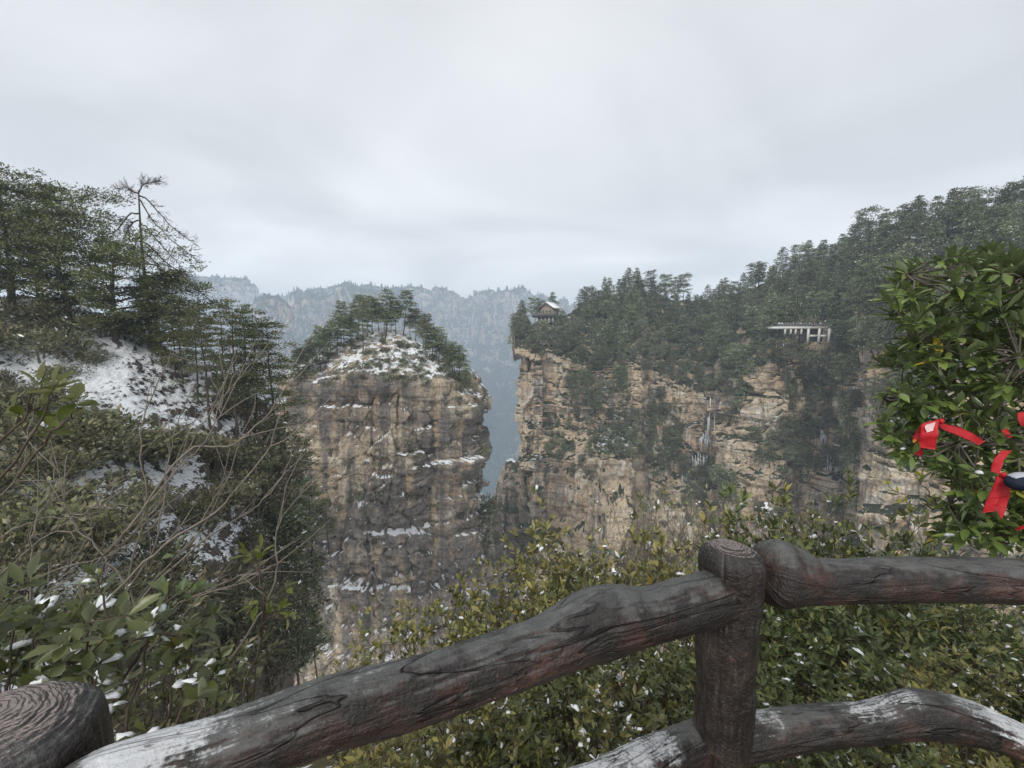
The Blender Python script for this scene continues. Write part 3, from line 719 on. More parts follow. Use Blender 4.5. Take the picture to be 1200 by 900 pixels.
def cover(n_want, box_, upper, dmin, hr):
    n = 0; tries = 0
    while n < n_want and tries < 9000:
        tries += 1
        px = rng.uniform(box_[0], box_[2]); py = rng.uniform(box_[1], box_[3])
        q, nn, D = hit('cliff_massif', px, py)
        if q is None: continue
        if any(in_poly(px, py, b) for b in BARE) or in_poly(px, py, TERR): continue
        if 618 < px < 676 and 352 < py < 402: continue
        steep = abs(nn[2]) < .45
        up_ = py < 360 + (60 if px < 860 else 40)
        if up_ != upper or not free(q, dmin): continue
        if px > 1085 and 300 < py < 620 and rng.random() < .7: continue
        kind = rng.choices(['conifer', 'pine', 'broad'], [.56, .20, .24] if up_ else [.34, .30, .36])[0]
        key = kind + str(rng.randrange(3 if kind == 'broad' else 4))
        h = rng.uniform(*hr)
        if kind == 'broad': h *= .75
        if px < 740 and py > 490: h *= .6
        z = ('crest' if px < 865 else 'ridge') if up_ else ('bench' if px < 865 else 'gully')
        lab, grp = ZONES[z]
        if kind == 'broad': lab = lab.replace('dark conifer', 'greyish broadleaf tree').replace('evergreen', 'greyish broadleaf tree')
        if kind == 'pine': lab = lab.replace('dark conifer', 'round-crowned pine').replace('evergreen', 'round-crowned pine')
        ln = (rng.uniform(.02, .14), rng.uniform(-.08, .08)) if steep else (0, 0)
        plant(key, q - np.array([0, 0, .8 if steep else .5]), h, lab, grp, rng.random() * 6.28, ln)
        placed.append(q); n += 1
    return n
cover(235, (598, 215, 1240, 420), True, 4.0, (11, 17))
cover(250, (598, 380, 1090, 600), False, 3.0, (7.5, 13))
# skyline trees of the ridge, placed one by one
for px, py, h, key in ((1010, 297, 15, 'pine1'), (1035, 288, 16, 'conifer0'), (1065, 280, 15, 'pine2'), (1130, 274, 15, 'pine3'), (1165, 272, 15, 'pine0'), (1195, 268, 16, 'pine2'), (1225, 265, 16, 'pine1'),
                       (730, 346, 14, 'conifer0'), (748, 343, 15, 'conifer2'), (714, 346, 13, 'conifer1'), (765, 350, 12, 'conifer3'), (985, 302, 13, 'conifer1'), (960, 312, 13, 'conifer2'), (905, 335, 12, 'conifer3'), (930, 322, 13, 'conifer0')):
    q, nn, D = hit('cliff_massif', px, py + 6)
    if q is None: continue
    plant(key, q - (0, 0, .4), h, 'tall tree standing up against the sky on the right hand ridge', 'trees against the sky on the right hand ridge', rng.random() * 6)
# shrubs on ledges of the massif
n_b = 0; tries = 0; bpl = []
while n_b < 112 and tries < 5000:
    tries += 1
    px = rng.uniform(596, 1060); py = rng.uniform(400, 660)
    q, nn, D = hit('cliff_massif', px, py)
    if q is None: continue
    bare = any(in_poly(px, py, b) for b in BARE[:7])
    if bare and (rng.random() > .05 or px < 640): continue
    if in_poly(px, py, TERR): continue
    if not free(q, 1.6): continue
    placed.append(q); n_b += 1
    lab = 'low scrub on the far right cliff face' if px < 865 else 'low scrub on the cliff side below the viewing terrace'
    plant('bush' + str(rng.randrange(4)), q - (0, 0, .4), rng.uniform(2.4, 5.0), lab, 'scrub on the right hand cliffs', rng.random() * 6, (.15, 0))

# vegetation in the gap
for i, (px, py) in enumerate([(590, 545), (596, 552), (580, 566), (588, 578), (592, 600), (574, 598), (568, 606), (562, 616), (584, 640), (600, 600), (566, 640), (578, 660), (570, 690), (606, 575), (584, 620), (600, 640), (640, 650), (655, 662), (625, 668), (670, 655), (690, 670), (648, 690), (612, 690)]):
    best = None
    for s in ('cliff_massif', 'rock_spur', 'rock_pillar'):
        q, nn, D = hit(s, px, py)
        if q is not None and (best is None or D < best[1]): best = (q, D)
    if best: plant('bush' + str(i % 4) if i % 3 else 'broad' + str(i % 3), best[0] - (0, 0, .5), 5.0, 'dark scrub in the gap between the rock pillar and the far right cliff', 'scrub in the gap behind the rock pillar', i * 1.1, (.1, 0))

# --- pines on the snowy cap of the pillar
CAP = [(425, 412, 58), (452, 396, 52), (472, 394, 50), (464, 392, 40), (487, 400, 36), (507, 424, 42), (533, 436, 32), (400, 402, 46), (387, 412, 34), (362, 432, 32), (411, 402, 44), (436, 392, 40), (444, 390, 34),
       (375, 420, 36), (350, 440, 34), (345, 446, 26), (393, 408, 30), (418, 398, 50), (480, 397, 34), (496, 408, 36), (500, 415, 30), (515, 425, 34), (521, 430, 28), (527, 434, 36), (540, 442, 30), (543, 452, 26), (366, 428, 24), (356, 436, 28),
       (406, 396, 40), (430, 394, 48), (458, 390, 46), (450, 388, 34), (380, 416, 28), (512, 420, 30), (352, 446, 40), (360, 442, 44), (368, 438, 46), (376, 432, 48), (385, 424, 46), (395, 416, 50), (403, 408, 52), (348, 452, 34), (498, 416, 46), (506, 422, 44), (514, 428, 46), (522, 436, 42), (530, 440, 44), (538, 446, 40), (545, 458, 36), (548, 470, 30), (439, 425, 22), (455, 432, 20), (420, 440, 18), (475, 428, 20)]
for i, (px, py, hp) in enumerate(CAP):
    q, nn, D = hit('rock_pillar', px, py)
    if q is None:
        q, nn, D = hit('rock_pillar', px + (455 - px) * .12, py + 8)
    if q is None: continue
    dep = proj(q)[2]
    if i < 7: lab = 'slender pine with a bare lower trunk on the snowy top of the central rock pillar'
    elif hp < 25: lab = 'small pine in front on the snowy slope of the central rock pillar'
    elif px < 400: lab = 'pine at the left rim of the central rock pillar top'
    elif px > 490: lab = 'pine at the right rim of the central rock pillar top'
    else: lab = 'pine in the stand behind the snowy peak of the central rock pillar'
    plant('cap' + str(i % 5), q - (0, 0, .3), hp * (1.12 if i < 12 else .80 + .3 * ((i * 7) % 5) / 4) * dep / F, lab, 'pines on top of the central rock pillar', i * 1.7, (.05 * math.sin(i * 2.3), .05 * math.cos(i * 1.7)), wide=.92 + .3 * ((i * 5) % 7) / 6)
# bushes on the cap and on the ledges of the pillar
n_b = 0; tries = 0
while n_b < 96 and tries < 4000:
    tries += 1
    cap_ = n_b < 60
    px = rng.uniform(345, 548) if cap_ else rng.uniform(345, 572); py = rng.uniform(395, 462) if cap_ else rng.uniform(455, 640)
    q, nn, D = hit('rock_pillar', px, py)
    if q is None: continue
    if cap_ and nn[2] < .35: continue
    if not cap_ and not (in_poly(px, py, [(380, 480), (440, 478), (430, 500), (380, 500)]) or in_poly(px, py, [(380, 530), (480, 520), (500, 560), (480, 600), (440, 640), (380, 600)]) or (py < 520 and abs(px - 548) < 14) or rng.random() < .10 or (px > 553)): continue
    if not free(q, 1.1): continue
    placed.append(q); n_b += 1
    lab = 'low scrub poking through the snow on the central rock pillar top' if cap_ else 'scrub growing on a ledge of the central rock pillar'
    plant('bush' + str(rng.randrange(4)), q - (0, 0, .35), rng.uniform(1.1, 2.4), lab, 'scrub on the central rock pillar', rng.random() * 6, (.1, 0))
# ------------------------------------------------------------------ ground by the railing
xs, ys = np.meshgrid(np.linspace(-9, 12, 150), np.linspace(-3, 17, 150), indexing='ij')
def bank_z(x, y):
    z = -.12 - .74 * np.maximum(0, y - 1.0) - .22 * np.clip(1.0 - x, 0, 6) * np.clip(y - 1.2, 0, 3) / 3
    return z - np.where(y > 8, (y - 8) ** 1.6 * .9, 0)
zs = bank_z(xs, ys) * (ys > 1.0) + np.where(ys <= 1.0, -.0, 0)
zs = np.where(ys > 1.0, zs, -.12 * np.clip((ys - .85) / .15, 0, 1))
zs = zs + np.where(ys > 1.1, .10, .01) * fbm(np.stack([xs / .8, ys / .8, xs * 0], -1), 4, 5)
t = NT('leaf_litter_bank'); n1 = t.noise(t.pos, 3.0, 6, .7); n2 = t.noise(t.pos, 22, 5, .7)
c = t.mix(n2, (.025, .02, .012), (.16, .125, .06)); c = t.mix(t.step(n1, .46, .62), c, t.mix(n2, (.03, .034, .012), (.15, .145, .05)))
c = t.mix(t.step(t.math('ADD', n1, t.math('MULTIPLY', n2, .6)), .90, .96), c, SNOW); t.bump(n2, .8, .03)
M['bank'] = t.done(c, .9, .2)
mb = MB(); mb.add(np.stack([xs, ys, zs], -1), grid_faces(150, 150)); o = mb.build('grassy_bank', M['bank'], None, True); tag(o, kind='structure')
SURF['bank'] = BVHTree.FromPolygons(np.stack([xs, ys, zs], -1).reshape(-1, 3).tolist(), grid_faces(150, 150).tolist())

# ------------------------------------------------------------------ trees on the left hillside
def tree_thing(name, label, meshes, mt, mc, loc, group=None, rz=0, cat='tree'):
    e = empty(name, loc, label, cat, group, rz)
    meshes[0].build('trunk', mt, e, True); meshes[1].build('crown', mc, e)
    return e
NP = dict(L=.27, wd=.085)
def hill_pt(px, py):
    q, nn, D = hit('hillside', px, py)
    return q
for (px, py, ty, r_, lab, sd_, kw) in (
    (14, 368, 216, 6.6, 'broad pine with a thick dark trunk at the left edge of the snowy hillside', 1, dict()),
    (80, 382, 236, 6.4, 'broad pine forking low on the open snow left of the bare dead pine', 2, dict(side=0)),
    (136, 398, 284, 6.6, 'spreading pine sweeping low to the right below the bare dead pine', 3, dict(side=0, lean=.05)),
    (-66, 365, 206, 6.0, 'broad pine behind the leftmost trunk on the hillside', 4, dict()),
    (50, 372, 228, 5.8, 'pine between the thick trunked pine and the forked pine', 6, dict()),
    (186, 416, 326, 5.6, 'low bushy pine at the foot of the bare dead pine', 5, dict(side=.3))):
    q = hill_pt(px, py)
    if q is None: continue
    dep = proj(q)[2]; h = (py - ty) * dep / F
    me = tree_meshes(900 + sd_, h, r_, .16, 12, 6, .30, .12, 15, 19, 'round', .24, .14, .36, .36, **kw)
    tree_thing('pine_tree', lab, me, M['bark'], M['pine_near'], q - (0, 0, .3), None)
# the bare dead pine
q = hill_pt(177, 408); dep = proj(q)[2]; h = (408 - 228) * dep / F
rng_d = np.random.default_rng(77); tr = MB(); tw = MB()
tz = np.linspace(0, 1, 10); tpp = np.stack([.06 * np.sin(tz * 7), .05 * np.cos(tz * 5), tz * h], 1); tube(tr, tpp, .25 * (1 - .75 * tz), 7)
pxm = dep / F
LIMBS = [  # (height fraction, [(dx, dz) in photo pixels])
 (.985, [(-8, -2), (-16, -6), (-30, -8)]), (.985, [(6, -6), (14, -10), (26, -11)]), (.97, [(6, 2), (16, 12), (30, 30), (44, 42), (56, 52)]), (.95, [(4, 8), (12, 24), (24, 38), (40, 54), (55, 64)]),
 (.86, [(-8, 2), (-15, 14), (-22, 24), (-32, 30)]), (.82, [(-6, 6), (-12, 22)]), (.80, [(6, 6), (16, 22), (28, 38), (40, 58)]), (.70, [(8, 8), (20, 22), (30, 32), (44, 46)]),
 (.62, [(10, 6), (24, 20), (32, 34)]), (.60, [(-10, 10), (-18, 30)]), (.50, [(14, 4), (34, 8), (52, 18), (72, 34), (86, 42)]), (.44, [(8, 14), (18, 32), (28, 44)]), (.72, [(-5, 10), (-10, 26), (-12, 40)]), (.55, [(12, 2), (26, 12), (46, 22)])]
for fz, pts in LIMBS:
    p0 = np.array([np.interp(fz, tz, tpp[:, i]) for i in range(3)]); yd = rng_d.uniform(-1.4, 1.4)
    cp = np.array([p0] + [[p0[0] + dx * pxm, p0[1] + yd * (k + 1) / len(pts), p0[2] - dz * pxm] for k, (dx, dz) in enumerate(pts)])
    cv = smooth_path(cp, 14); cv[1:] += rng_d.normal(0, .04, (13, 3)); tube(tr, cv, np.linspace(.095, .022, 14), 4)
    for k in range(48):
        i = rng_d.integers(4, 14); d = nrm(cv[i] - cv[i - 2] + rng_d.normal(0, .5, 3) * np.linalg.norm(cv[i] - cv[i - 2])); L_ = rng_d.uniform(.3, 1.2)
        a = cv[i]; b = a + d * L_ + (0, 0, .12 * L_); tube(tw, [a, (a + b) / 2 + rng_d.normal(0, .05, 3), b], [.022, .017, .009], 3, cap=False)
        for m in range(3):
            s_ = a + (b - a) * rng_d.uniform(.3, 1); e_ = s_ + nrm(d + rng_d.normal(0, .7, 3)) * rng_d.uniform(.15, .45); tube(tw, [s_, e_], [.015, .008], 3, cap=False)
            if fz < .75 or rng_d.random() < .5:
                kites(tw, np.repeat(e_[None], 3, 0) + rng_d.normal(0, .06, (3, 3)), nrm(rng_d.normal(size=(3, 3)) + (0, 0, .3)), .16, .035, rng_d, np.full(3, .5))
e = empty('dead_pine', q - np.array([0, 0, .2]), 'tall nearly leafless pine with drooping bare limbs standing against the sky', 'tree')
tr.build('trunk', M['bark'], e, True); tw.build('twigs', M['bark'], e)
# slender pines down the right flank of the hillside
SL = [(215, 450, 342), (232, 470, 356), (246, 500, 350), (262, 480, 352), (278, 510, 346), (290, 500, 358), (304, 520, 356), (322, 550, 372), (205, 440, 352), (190, 430, 372), (336, 600, 450)]
for i, (px, py, ty) in enumerate(SL):
    q = hill_pt(px, py)
    if q is None: continue
    dep = proj(q)[2]
    lab = ('tall slender pine at the right rim of the snowy hillside' if ty < 370 else 'slender pine lower down the right flank of the snowy hillside')
    e = plant('slim' + str(i % 4), q - (0, 0, .4), (py - ty) * dep / F, lab, 'slender pines on the right flank of the hillside', i * 1.3, wide=1.0)
# dark pines on the steep flank, hanging in front of the pillar's left edge
for i, (px, py, ty) in enumerate([(342, 650, 560), (366, 655, 570), (330, 690, 600), (372, 800, 725), (350, 800, 715), (385, 640, 590), (360, 715, 655), (318, 640, 560), (300, 600, 530), (326, 585, 505)]):
    D = 36 + i % 4 * 4
    q = hill_pt(px, py)
    if q is None or proj(q)[2] > 60: q = P(px, py, 52)
    dep = proj(q)[2]
    plant(('slim' if i % 2 else 'pine') + str(i % 4), q - (0, 0, .6), (py - ty + 14) * dep / F, 'dark pine on the steep flank hiding the left edge of the rock pillar', 'pines on the steep flank in front of the pillar', i * 2.1, wide=1.15)
# scrub over the hillside
rng = random.Random(5); n_b = 0; tries = 0; hp = []
for i in range(4): stock(f'hillbush{i}', 'shrub', bush_meshes(700 + i, 1.2, 1.3, 1500, .17, .06, 6, 10, .02), M['bark_grey'], M['scrub'])
for i in range(3): stock(f'olivebush{i}', 'shrub', bush_meshes(720 + i, 1.2, 1.3, 1700, .17, .075, 6, 11, .05), M['twig'], M['dull'])
for k in [k for k in STOCK if k.startswith(('hillb', 'oliveb'))]:
    mc = STOCK[k][2]; co = np.empty(len(mc.vertices) * 3, np.float32); mc.vertices.foreach_get('co', co); BB[k] = float(co.reshape(-1, 3)[:, 2].max())
while n_b < 66 and tries < 4000:
    tries += 1
    px = rng.uniform(-30, 330); py = rng.uniform(375, 760)
    q, nn, D = hit('hillside', px, py)
    if q is None or D > 75: continue
    if in_poly(px, py, [(70, 455), (110, 400), (250, 420), (275, 520), (90, 520)]) and rng.random() < .80: continue
    if in_poly(px, py, [(0, 338), (120, 365), (140, 390), (0, 372)]): continue
    if in_poly(px, py, [(180, 605), (300, 600), (290, 660), (200, 690)]) and rng.random() < .9: continue
    if in_poly(px, py, [(0, 660), (110, 655), (110, 700), (0, 720)]) and rng.random() < .9: continue
    hpx = rng.uniform(16, 32) if py < 480 else rng.uniform(26, 46)
    if in_poly(px, py, [(70, 455), (110, 400), (250, 420), (275, 520), (90, 520)]): hpx = rng.uniform(9, 17)
    h = hpx * D / F
    if not all(np.abs(q - p).max() > .75 * h for p in hp): continue
    hp.append(q); n_b += 1
    ol = 470 < py < 660 and px < 280 and rng.random() < .8
    lab = ('olive leaved shrub in the thicket on the middle of the left hillside' if ol else 'dull scrub bush on the upper snow of the left hillside' if py < 480 else 'dull scrub bush on the lower flank of the left hillside')
    plant(('olivebush' + str(rng.randrange(3))) if ol else 'hillbush' + str(rng.randrange(4)), q - (0, 0, .15 * h), h, lab, 'scrub on the left hillside', rng.random() * 6, wide=rng.uniform(1.0, 1.5))

for i, (px, py) in enumerate([(300, 690), (255, 715), (278, 735), (262, 760), (318, 720), (290, 775), (312, 790), (265, 790)]):
    q, nn, D = hit('hillside', px, py)
    if q is None or D > 75: continue
    h = (24 + i % 4 * 7) * D / F
    plant('hillbush' + str(i % 4), q - (0, 0, .2 * h), h, 'dull scrub bush on the lower flank of the left hillside', 'scrub on the left hillside', i * 1.9, (.2, .1), wide=1.25)

# ------------------------------------------------------------------ buildings on the far cliffs
M['wood'] = flat_mat('weathered_timber', (.30, .25, .20), .8); M['concrete'] = flat_mat('pale_concrete', (.72, .71, .67), .85, .12)
M['iron'] = flat_mat('grey_iron', (.30, .30, .31), .6); M['dark'] = flat_mat('dark_iron', (.05, .05, .055), .6); M['grey_wall'] = flat_mat('grey_plaster', (.16, .15, .14), .9); M['glass'] = flat_mat('window_glass', (.08, .09, .10), .2)  # base wall and back wall use one even dark grey
def bx(name, mat, par, *boxes):
    mb = MB()
    for b in boxes: box(mb, *b)
    return mb.build(name, mat, par)
q, nn, D = hit('cliff_massif', 647, 379); pq = P(644, 371, proj(q)[2])
sc_ = proj(pq)[2] / F            # metres per photograph pixel at the pavilion
e = empty('pavilion', pq, 'small brown timber pavilion with a snow covered gable roof on the cliff edge', 'pavilion', None, -.72)
W, Dp = 18 * sc_, 14 * sc_
bx('base_wall', M['grey_wall'], e, ((0, 0, -4 * sc_), 24 * sc_, 16 * sc_, 7 * sc_))
for k in range(5): bx('base_pillar', M['concrete'], e, ((-11 * sc_ + k * 5.5 * sc_, -8.3 * sc_, -4 * sc_), .9 * sc_, .8 * sc_, 7.4 * sc_))
bx('deck', M['dark'], e, ((-.5 * sc_, -1 * sc_, 0), 34 * sc_, 20 * sc_, 1.6 * sc_))
bx('wall', M['wood'], e, ((0, 0, 5.0 * sc_), W, Dp * .8, 8.4 * sc_))
for k in (-1, 0, 1): bx('window', M['glass'], e, ((k * 5 * sc_, -Dp * .4 - .03, 5.4 * sc_), 2.6 * sc_, .1, 3.2 * sc_))
gm = MB(); hw, hz, z0 = W * .5, 6.2 * sc_, 9.2 * sc_
gm.add([[-hw, -Dp * .4, z0], [hw, -Dp * .4, z0], [0, -Dp * .4, z0 + hz], [-hw, Dp * .4, z0], [hw, Dp * .4, z0], [0, Dp * .4, z0 + hz]], [[0, 1, 4, 3], [1, 2, 5, 4], [2, 0, 3, 5]], [[0, 1, 2], [4, 3, 5]])
gm.build('gable', M['wood'], e)
def slab(mb, a, b, y0, y1, th):
    (x0, z0_), (x1, z1_) = a, b
    mb.add([[x0, y0, z0_], [x1, y0, z1_], [x1, y1, z1_], [x0, y1, z0_], [x0, y0, z0_ + th], [x1, y0, z1_ + th], [x1, y1, z1_ + th], [x0, y1, z0_ + th]], [[3, 2, 1, 0], [4, 5, 6, 7], [0, 1, 5, 4], [1, 2, 6, 5], [2, 3, 7, 6], [3, 0, 4, 7]])
rf = MB()
for sgn in (-1, 1): slab(rf, (sgn * W * .68, 8.4 * sc_ - .1), (0, z0 + hz + .1), -Dp * .62, Dp * .62, .28)
r_o = rf.build('roof', M['wood'], e)
sn = MB(); slab(sn, (W * .67, 8.4 * sc_ + .2), (.1, z0 + hz + .38), -Dp * .6, Dp * .6, .22); sn.build('snow', M['snow'], r_o)
rl = MB()
for k in range(14): box(rl, (-17 * sc_ + k * 2.55 * sc_, -10.6 * sc_, 2.2 * sc_), .14, .14, 3.2 * sc_)
box(rl, (-.5 * sc_, -10.6 * sc_, 3.8 * sc_), 34 * sc_, .16, .16); box(rl, (-.5 * sc_, -10.6 * sc_, 2.4 * sc_), 33.8 * sc_, .1, .1); rl.build('railing', M['wood'], e)
for px, py, hp_, key in ((627, 374, 28, 'pine0'), (648, 372, 32, 'conifer1'), (635, 373, 24, 'pine3'), (613, 392, 34, 'conifer0'), (618, 398, 26, 'conifer2')):
    qq, _, D_ = hit('cliff_massif', px, py + 8)
    if qq is None: continue
    base = P(px, py, proj(pq)[2] + (14 if py < 380 else -6))
    plant(key, base - (0, 0, 3.0), hp_ * sc_ + 3.0, 'single pine rising beside the timber pavilion', 'pines beside the timber pavilion', px)

q, nn, D = hit('cliff_massif', 940, 412); tD = min(proj(q)[2], 160) - 4.0
t0 = P(940, 384, tD); ts = tD / F
e = empty('viewing_terrace', t0, 'white concrete frame terrace with railing and tiny visitors on the right hand cliff', 'terrace', None, .08)
bx('floor_slab', M['concrete'], e, ((-2 * ts, 5 * ts, 0), 62 * ts, 16 * ts, 2.5 * ts))
for k, x in enumerate((6, 19.5, 32)):
    bx('column', M['concrete'], e, ((x * ts, -2.6 * ts, -9.2 * ts), 2.4 * ts, 1.8 * ts, 16.2 * ts))
for x in (-22, -15, -9, -2): bx('column', M['concrete'], e, ((x * ts, -1.6 * ts, -4.4 * ts), 1.8 * ts, 1.5 * ts, 6.6 * ts))
bx('beam', M['concrete'], e, ((12.7 * ts, -2.4 * ts, -9.4 * ts), 11.1 * ts, 1.6 * ts, 2.2 * ts)); bx('beam', M['concrete'], e, ((25.8 * ts, -2.4 * ts, -9.4 * ts), 10.1 * ts, 1.6 * ts, 2.2 * ts))
bx('back_wall', M['grey_wall'], e, ((19 * ts, 9 * ts, -8.5 * ts), 28 * ts, 2 * ts, 14.8 * ts))
for k in range(20): bx('railing_post', M['iron'], e, ((-32 * ts + k * 3.2 * ts, -2.6 * ts, 3.2 * ts), .42 * ts, .42 * ts, 4.4 * ts))
rl = MB()
for z in (2.6, 4.0, 5.3): box(rl, (-2 * ts, -2.6 * ts, z * ts), 61 * ts, .3 * ts, .34 * ts)
rl.build('railing', M['iron'], e)
for i, (px, py) in enumerate([(906, 396), (914, 399), (922, 400), (930, 402), (938, 404), (918, 392), (928, 394), (910, 408), (925, 410), (942, 412)]):
    plant('bush' + str(i % 4), P(px, py + 6, tD + (1.6 if py < 397 else -.6)), 2.6 + .3 * (i % 3), 'low scrub under the left half of the white terrace', 'scrub under the white terrace', i * 2.3)
for i, (px, py, k_, hp_) in enumerate([(902, 382, 'conifer0', 42), (918, 380, 'pine1', 36), (932, 379, 'conifer2', 44), (948, 379, 'conifer1', 40), (962, 380, 'pine3', 44), (978, 384, 'conifer3', 52), (990, 392, 'conifer0', 56), (982, 412, 'pine2', 40)]):
    plant(k_, P(px, py, tD + (9 if py < 390 else 2)) - (0, 0, 3.5), hp_ * ts + 3.5, 'evergreen close behind the white terrace', 'evergreens close behind the white terrace', i * 1.9)
for i, (px, py) in enumerate([(952, 414), (962, 418), (972, 416), (982, 420), (945, 418), (958, 424), (970, 426), (976, 408), (935, 416)]):
    plant('bush' + str(i % 4), P(px, py + 6, tD - .2), 3.0 + .3 * (i % 3), 'low scrub at the foot of the white terrace columns', 'scrub under the white terrace', i * 2.9)
# visitors
def person_mesh():
    me = bpy.data.meshes.new('body_cage')
    vs = [(0, 0, .95), (0, 0, 1.2), (0, 0, 1.42), (0, 0, 1.52), (0, .01, 1.64), (0, 0, 1.74), (-.1, 0, .9), (-.11, .02, .5), (-.11, 0, .08), (-.11, -.12, .04), (.1, 0, .9), (.11, .02, .5), (.11, 0, .08), (.11, -.12, .04),
          (-.2, 0, 1.40), (-.27, .03, 1.15), (-.2, -.2, 1.05), (.2, 0, 1.40), (.27, .03, 1.15), (.2, -.2, 1.05)]
    rad = [.15, .15, .14, .06, .10, .07, .09, .065, .045, .04, .09, .065, .045, .04, .065, .05, .035, .065, .05, .035]
    ed = [(0, 1), (1, 2), (2, 3), (3, 4), (4, 5), (0, 6), (6, 7), (7, 8), (8, 9), (0, 10), (10, 11), (11, 12), (12, 13), (2, 14), (14, 15), (15, 16), (2, 17), (17, 18), (18, 19)]
    me.from_pydata(vs, ed, []); o = bpy.data.objects.new('body_cage', me); COL.objects.link(o)
    m = o.modifiers.new('skin', 'SKIN')
    for v, r_ in zip(me.skin_vertices[0].data, rad): v.radius = (r_, r_)
    me.skin_vertices[0].data[0].use_root = True
    s_ = o.modifiers.new('sub', 'SUBSURF'); s_.levels = 1
    ev = o.evaluated_get(bpy.context.evaluated_depsgraph_get()); r = bpy.data.meshes.new_from_object(ev)
    bpy.data.objects.remove(o); return r
body0 = person_mesh()
M['skin'] = flat_mat('skin', (.55, .38, .29), .6, .1); M['trousers'] = flat_mat('dark_trousers', (.04, .045, .06), .8)
cols_ = [('white', (.8, .8, .8)), ('red', (.45, .05, .05)), ('grey', (.25, .26, .28)), ('white', (.75, .76, .78)), ('dark blue', (.05, .07, .16)), ('black', (.03, .03, .035))]
def person(loc, ci, rz, label, group):
    cname, cc = cols_[ci]; e = empty('person', loc, label, 'person', group, rz)
    me = body0.copy(); mj = M.setdefault('jacket_' + cname, flat_mat('jacket_cloth', cc, .8, .1)); mh = M.setdefault('hair', flat_mat('dark_hair', (.02, .018, .016), .6))
    for m in (M['trousers'], mj, M['skin']): me.materials.append(m)
    for p in me.polygons: z = p.center.z; p.material_index = 0 if z < .93 else 2 if z > 1.5 else 1
    b = bpy.data.objects.new('body', me); COL.objects.link(b); b.parent = e
    hm_ = MB(); a = np.linspace(0, 2 * math.pi, 10, endpoint=False)
    rows = [(.112, 1.66), (.115, 1.71), (.09, 1.78), (.03, 1.82)]
    V_ = np.array([[r_ * math.cos(x), .015 + r_ * math.sin(x), z] for r_, z in rows for x in a]); hm_.add(V_.reshape(4, 10, 3).transpose(1, 0, 2).reshape(-1, 3), grid_faces(10, 4, True)); hm_.build('hair', mh, e, True)
ca, sa = math.cos(.08), math.sin(.08)
for i, (x, ci) in enumerate(((-29, 0), (-25.5, 3), (-12, 2), (-3, 0), (4, 5), (8.5, 3), (15, 1), (22, 0))):
    lx, ly = x * ts, -.6 * ts
    person(t0 + np.array([lx * ca - ly * sa, lx * sa + ly * ca, 1.0 * ts]), ci, .3 * i, 'tiny visitor in a %s jacket at the railing of the white terrace' % cols_[ci][0], 'visitors on the white terrace')
ca, sa = math.cos(-.72), math.sin(-.72)
for x, ci in ((-12, 1), (-10.2, 0), (11, 4)):
    lx, ly = x * sc_, -7.5 * sc_
    person(pq + np.array([lx * ca - ly * sa, lx * sa + ly * ca, .8 * sc_]), ci, .5, 'tiny visitor in a %s jacket on the deck of the timber pavilion' % cols_[ci][0], 'visitors on the pavilion deck')

# ------------------------------------------------------------------ frozen seeps on the cliff
t = NT('blue_ice'); n1 = t.noise(t.map(t.pos, (1, 1, .12)), 1.6, 4, .6); t.bump(n1, .5, .2); M['ice'] = t.done(t.mix(n1, (.48, .55, .62), (.82, .86, .90)), .25, .5)
rng_i = np.random.default_rng(4)
for (px, py, wpx, hpx, lab) in ((834, 462, 9, 58, 'long blue white icicle curtain high in the cliff recess'), (832, 505, 26, 22, 'broad cluster of icicles below the long ice curtain'), (826, 530, 30, 26, 'ragged ice sheet at the foot of the cliff recess'),
                               (816, 556, 34, 12, 'snowy ice ledge lowest in the cliff recess'), (975, 528, 12, 34, 'narrow frozen seep on the dark rock below the terrace'), (966, 505, 10, 16, 'small frozen seep above the narrow one below the terrace'), (576, 655, 8, 22, 'small patch of ice low in the gap beside the rock pillar')):
    best = None
    for s in ('cliff_massif', 'rock_spur', 'rock_pillar'):
        q, nn, D = hit(s, px, py)
        if q is not None and (best is None or D < best[1]): best = (q, D)
    if best is None: continue
    q = best[0]; dep = proj(q)[2] - .8; m_ = dep / F; mb = MB()
    for k in range(max(7, int(wpx * 1.1))):
        x = rng_i.uniform(-.5, .5) * wpx; y0 = rng_i.uniform(0, .55) * hpx; ln = hpx * rng_i.uniform(.25, 1.0) * (1 - y0 / hpx * .7)
        a = P(px + x, py + y0, dep); b = a - np.array([0, 0, ln * m_]); r_ = rng_i.uniform(.07, .22)
        tube(mb, [a + (0, .5, .5), a, a * .6 + b * .4 + rng_i.normal(0, .06, 3), b], [r_ * .6, r_, r_ * .75, .03], 6)
    o = mb.build('icicle', M['ice'], None, True); tag(o, lab, 'ice')
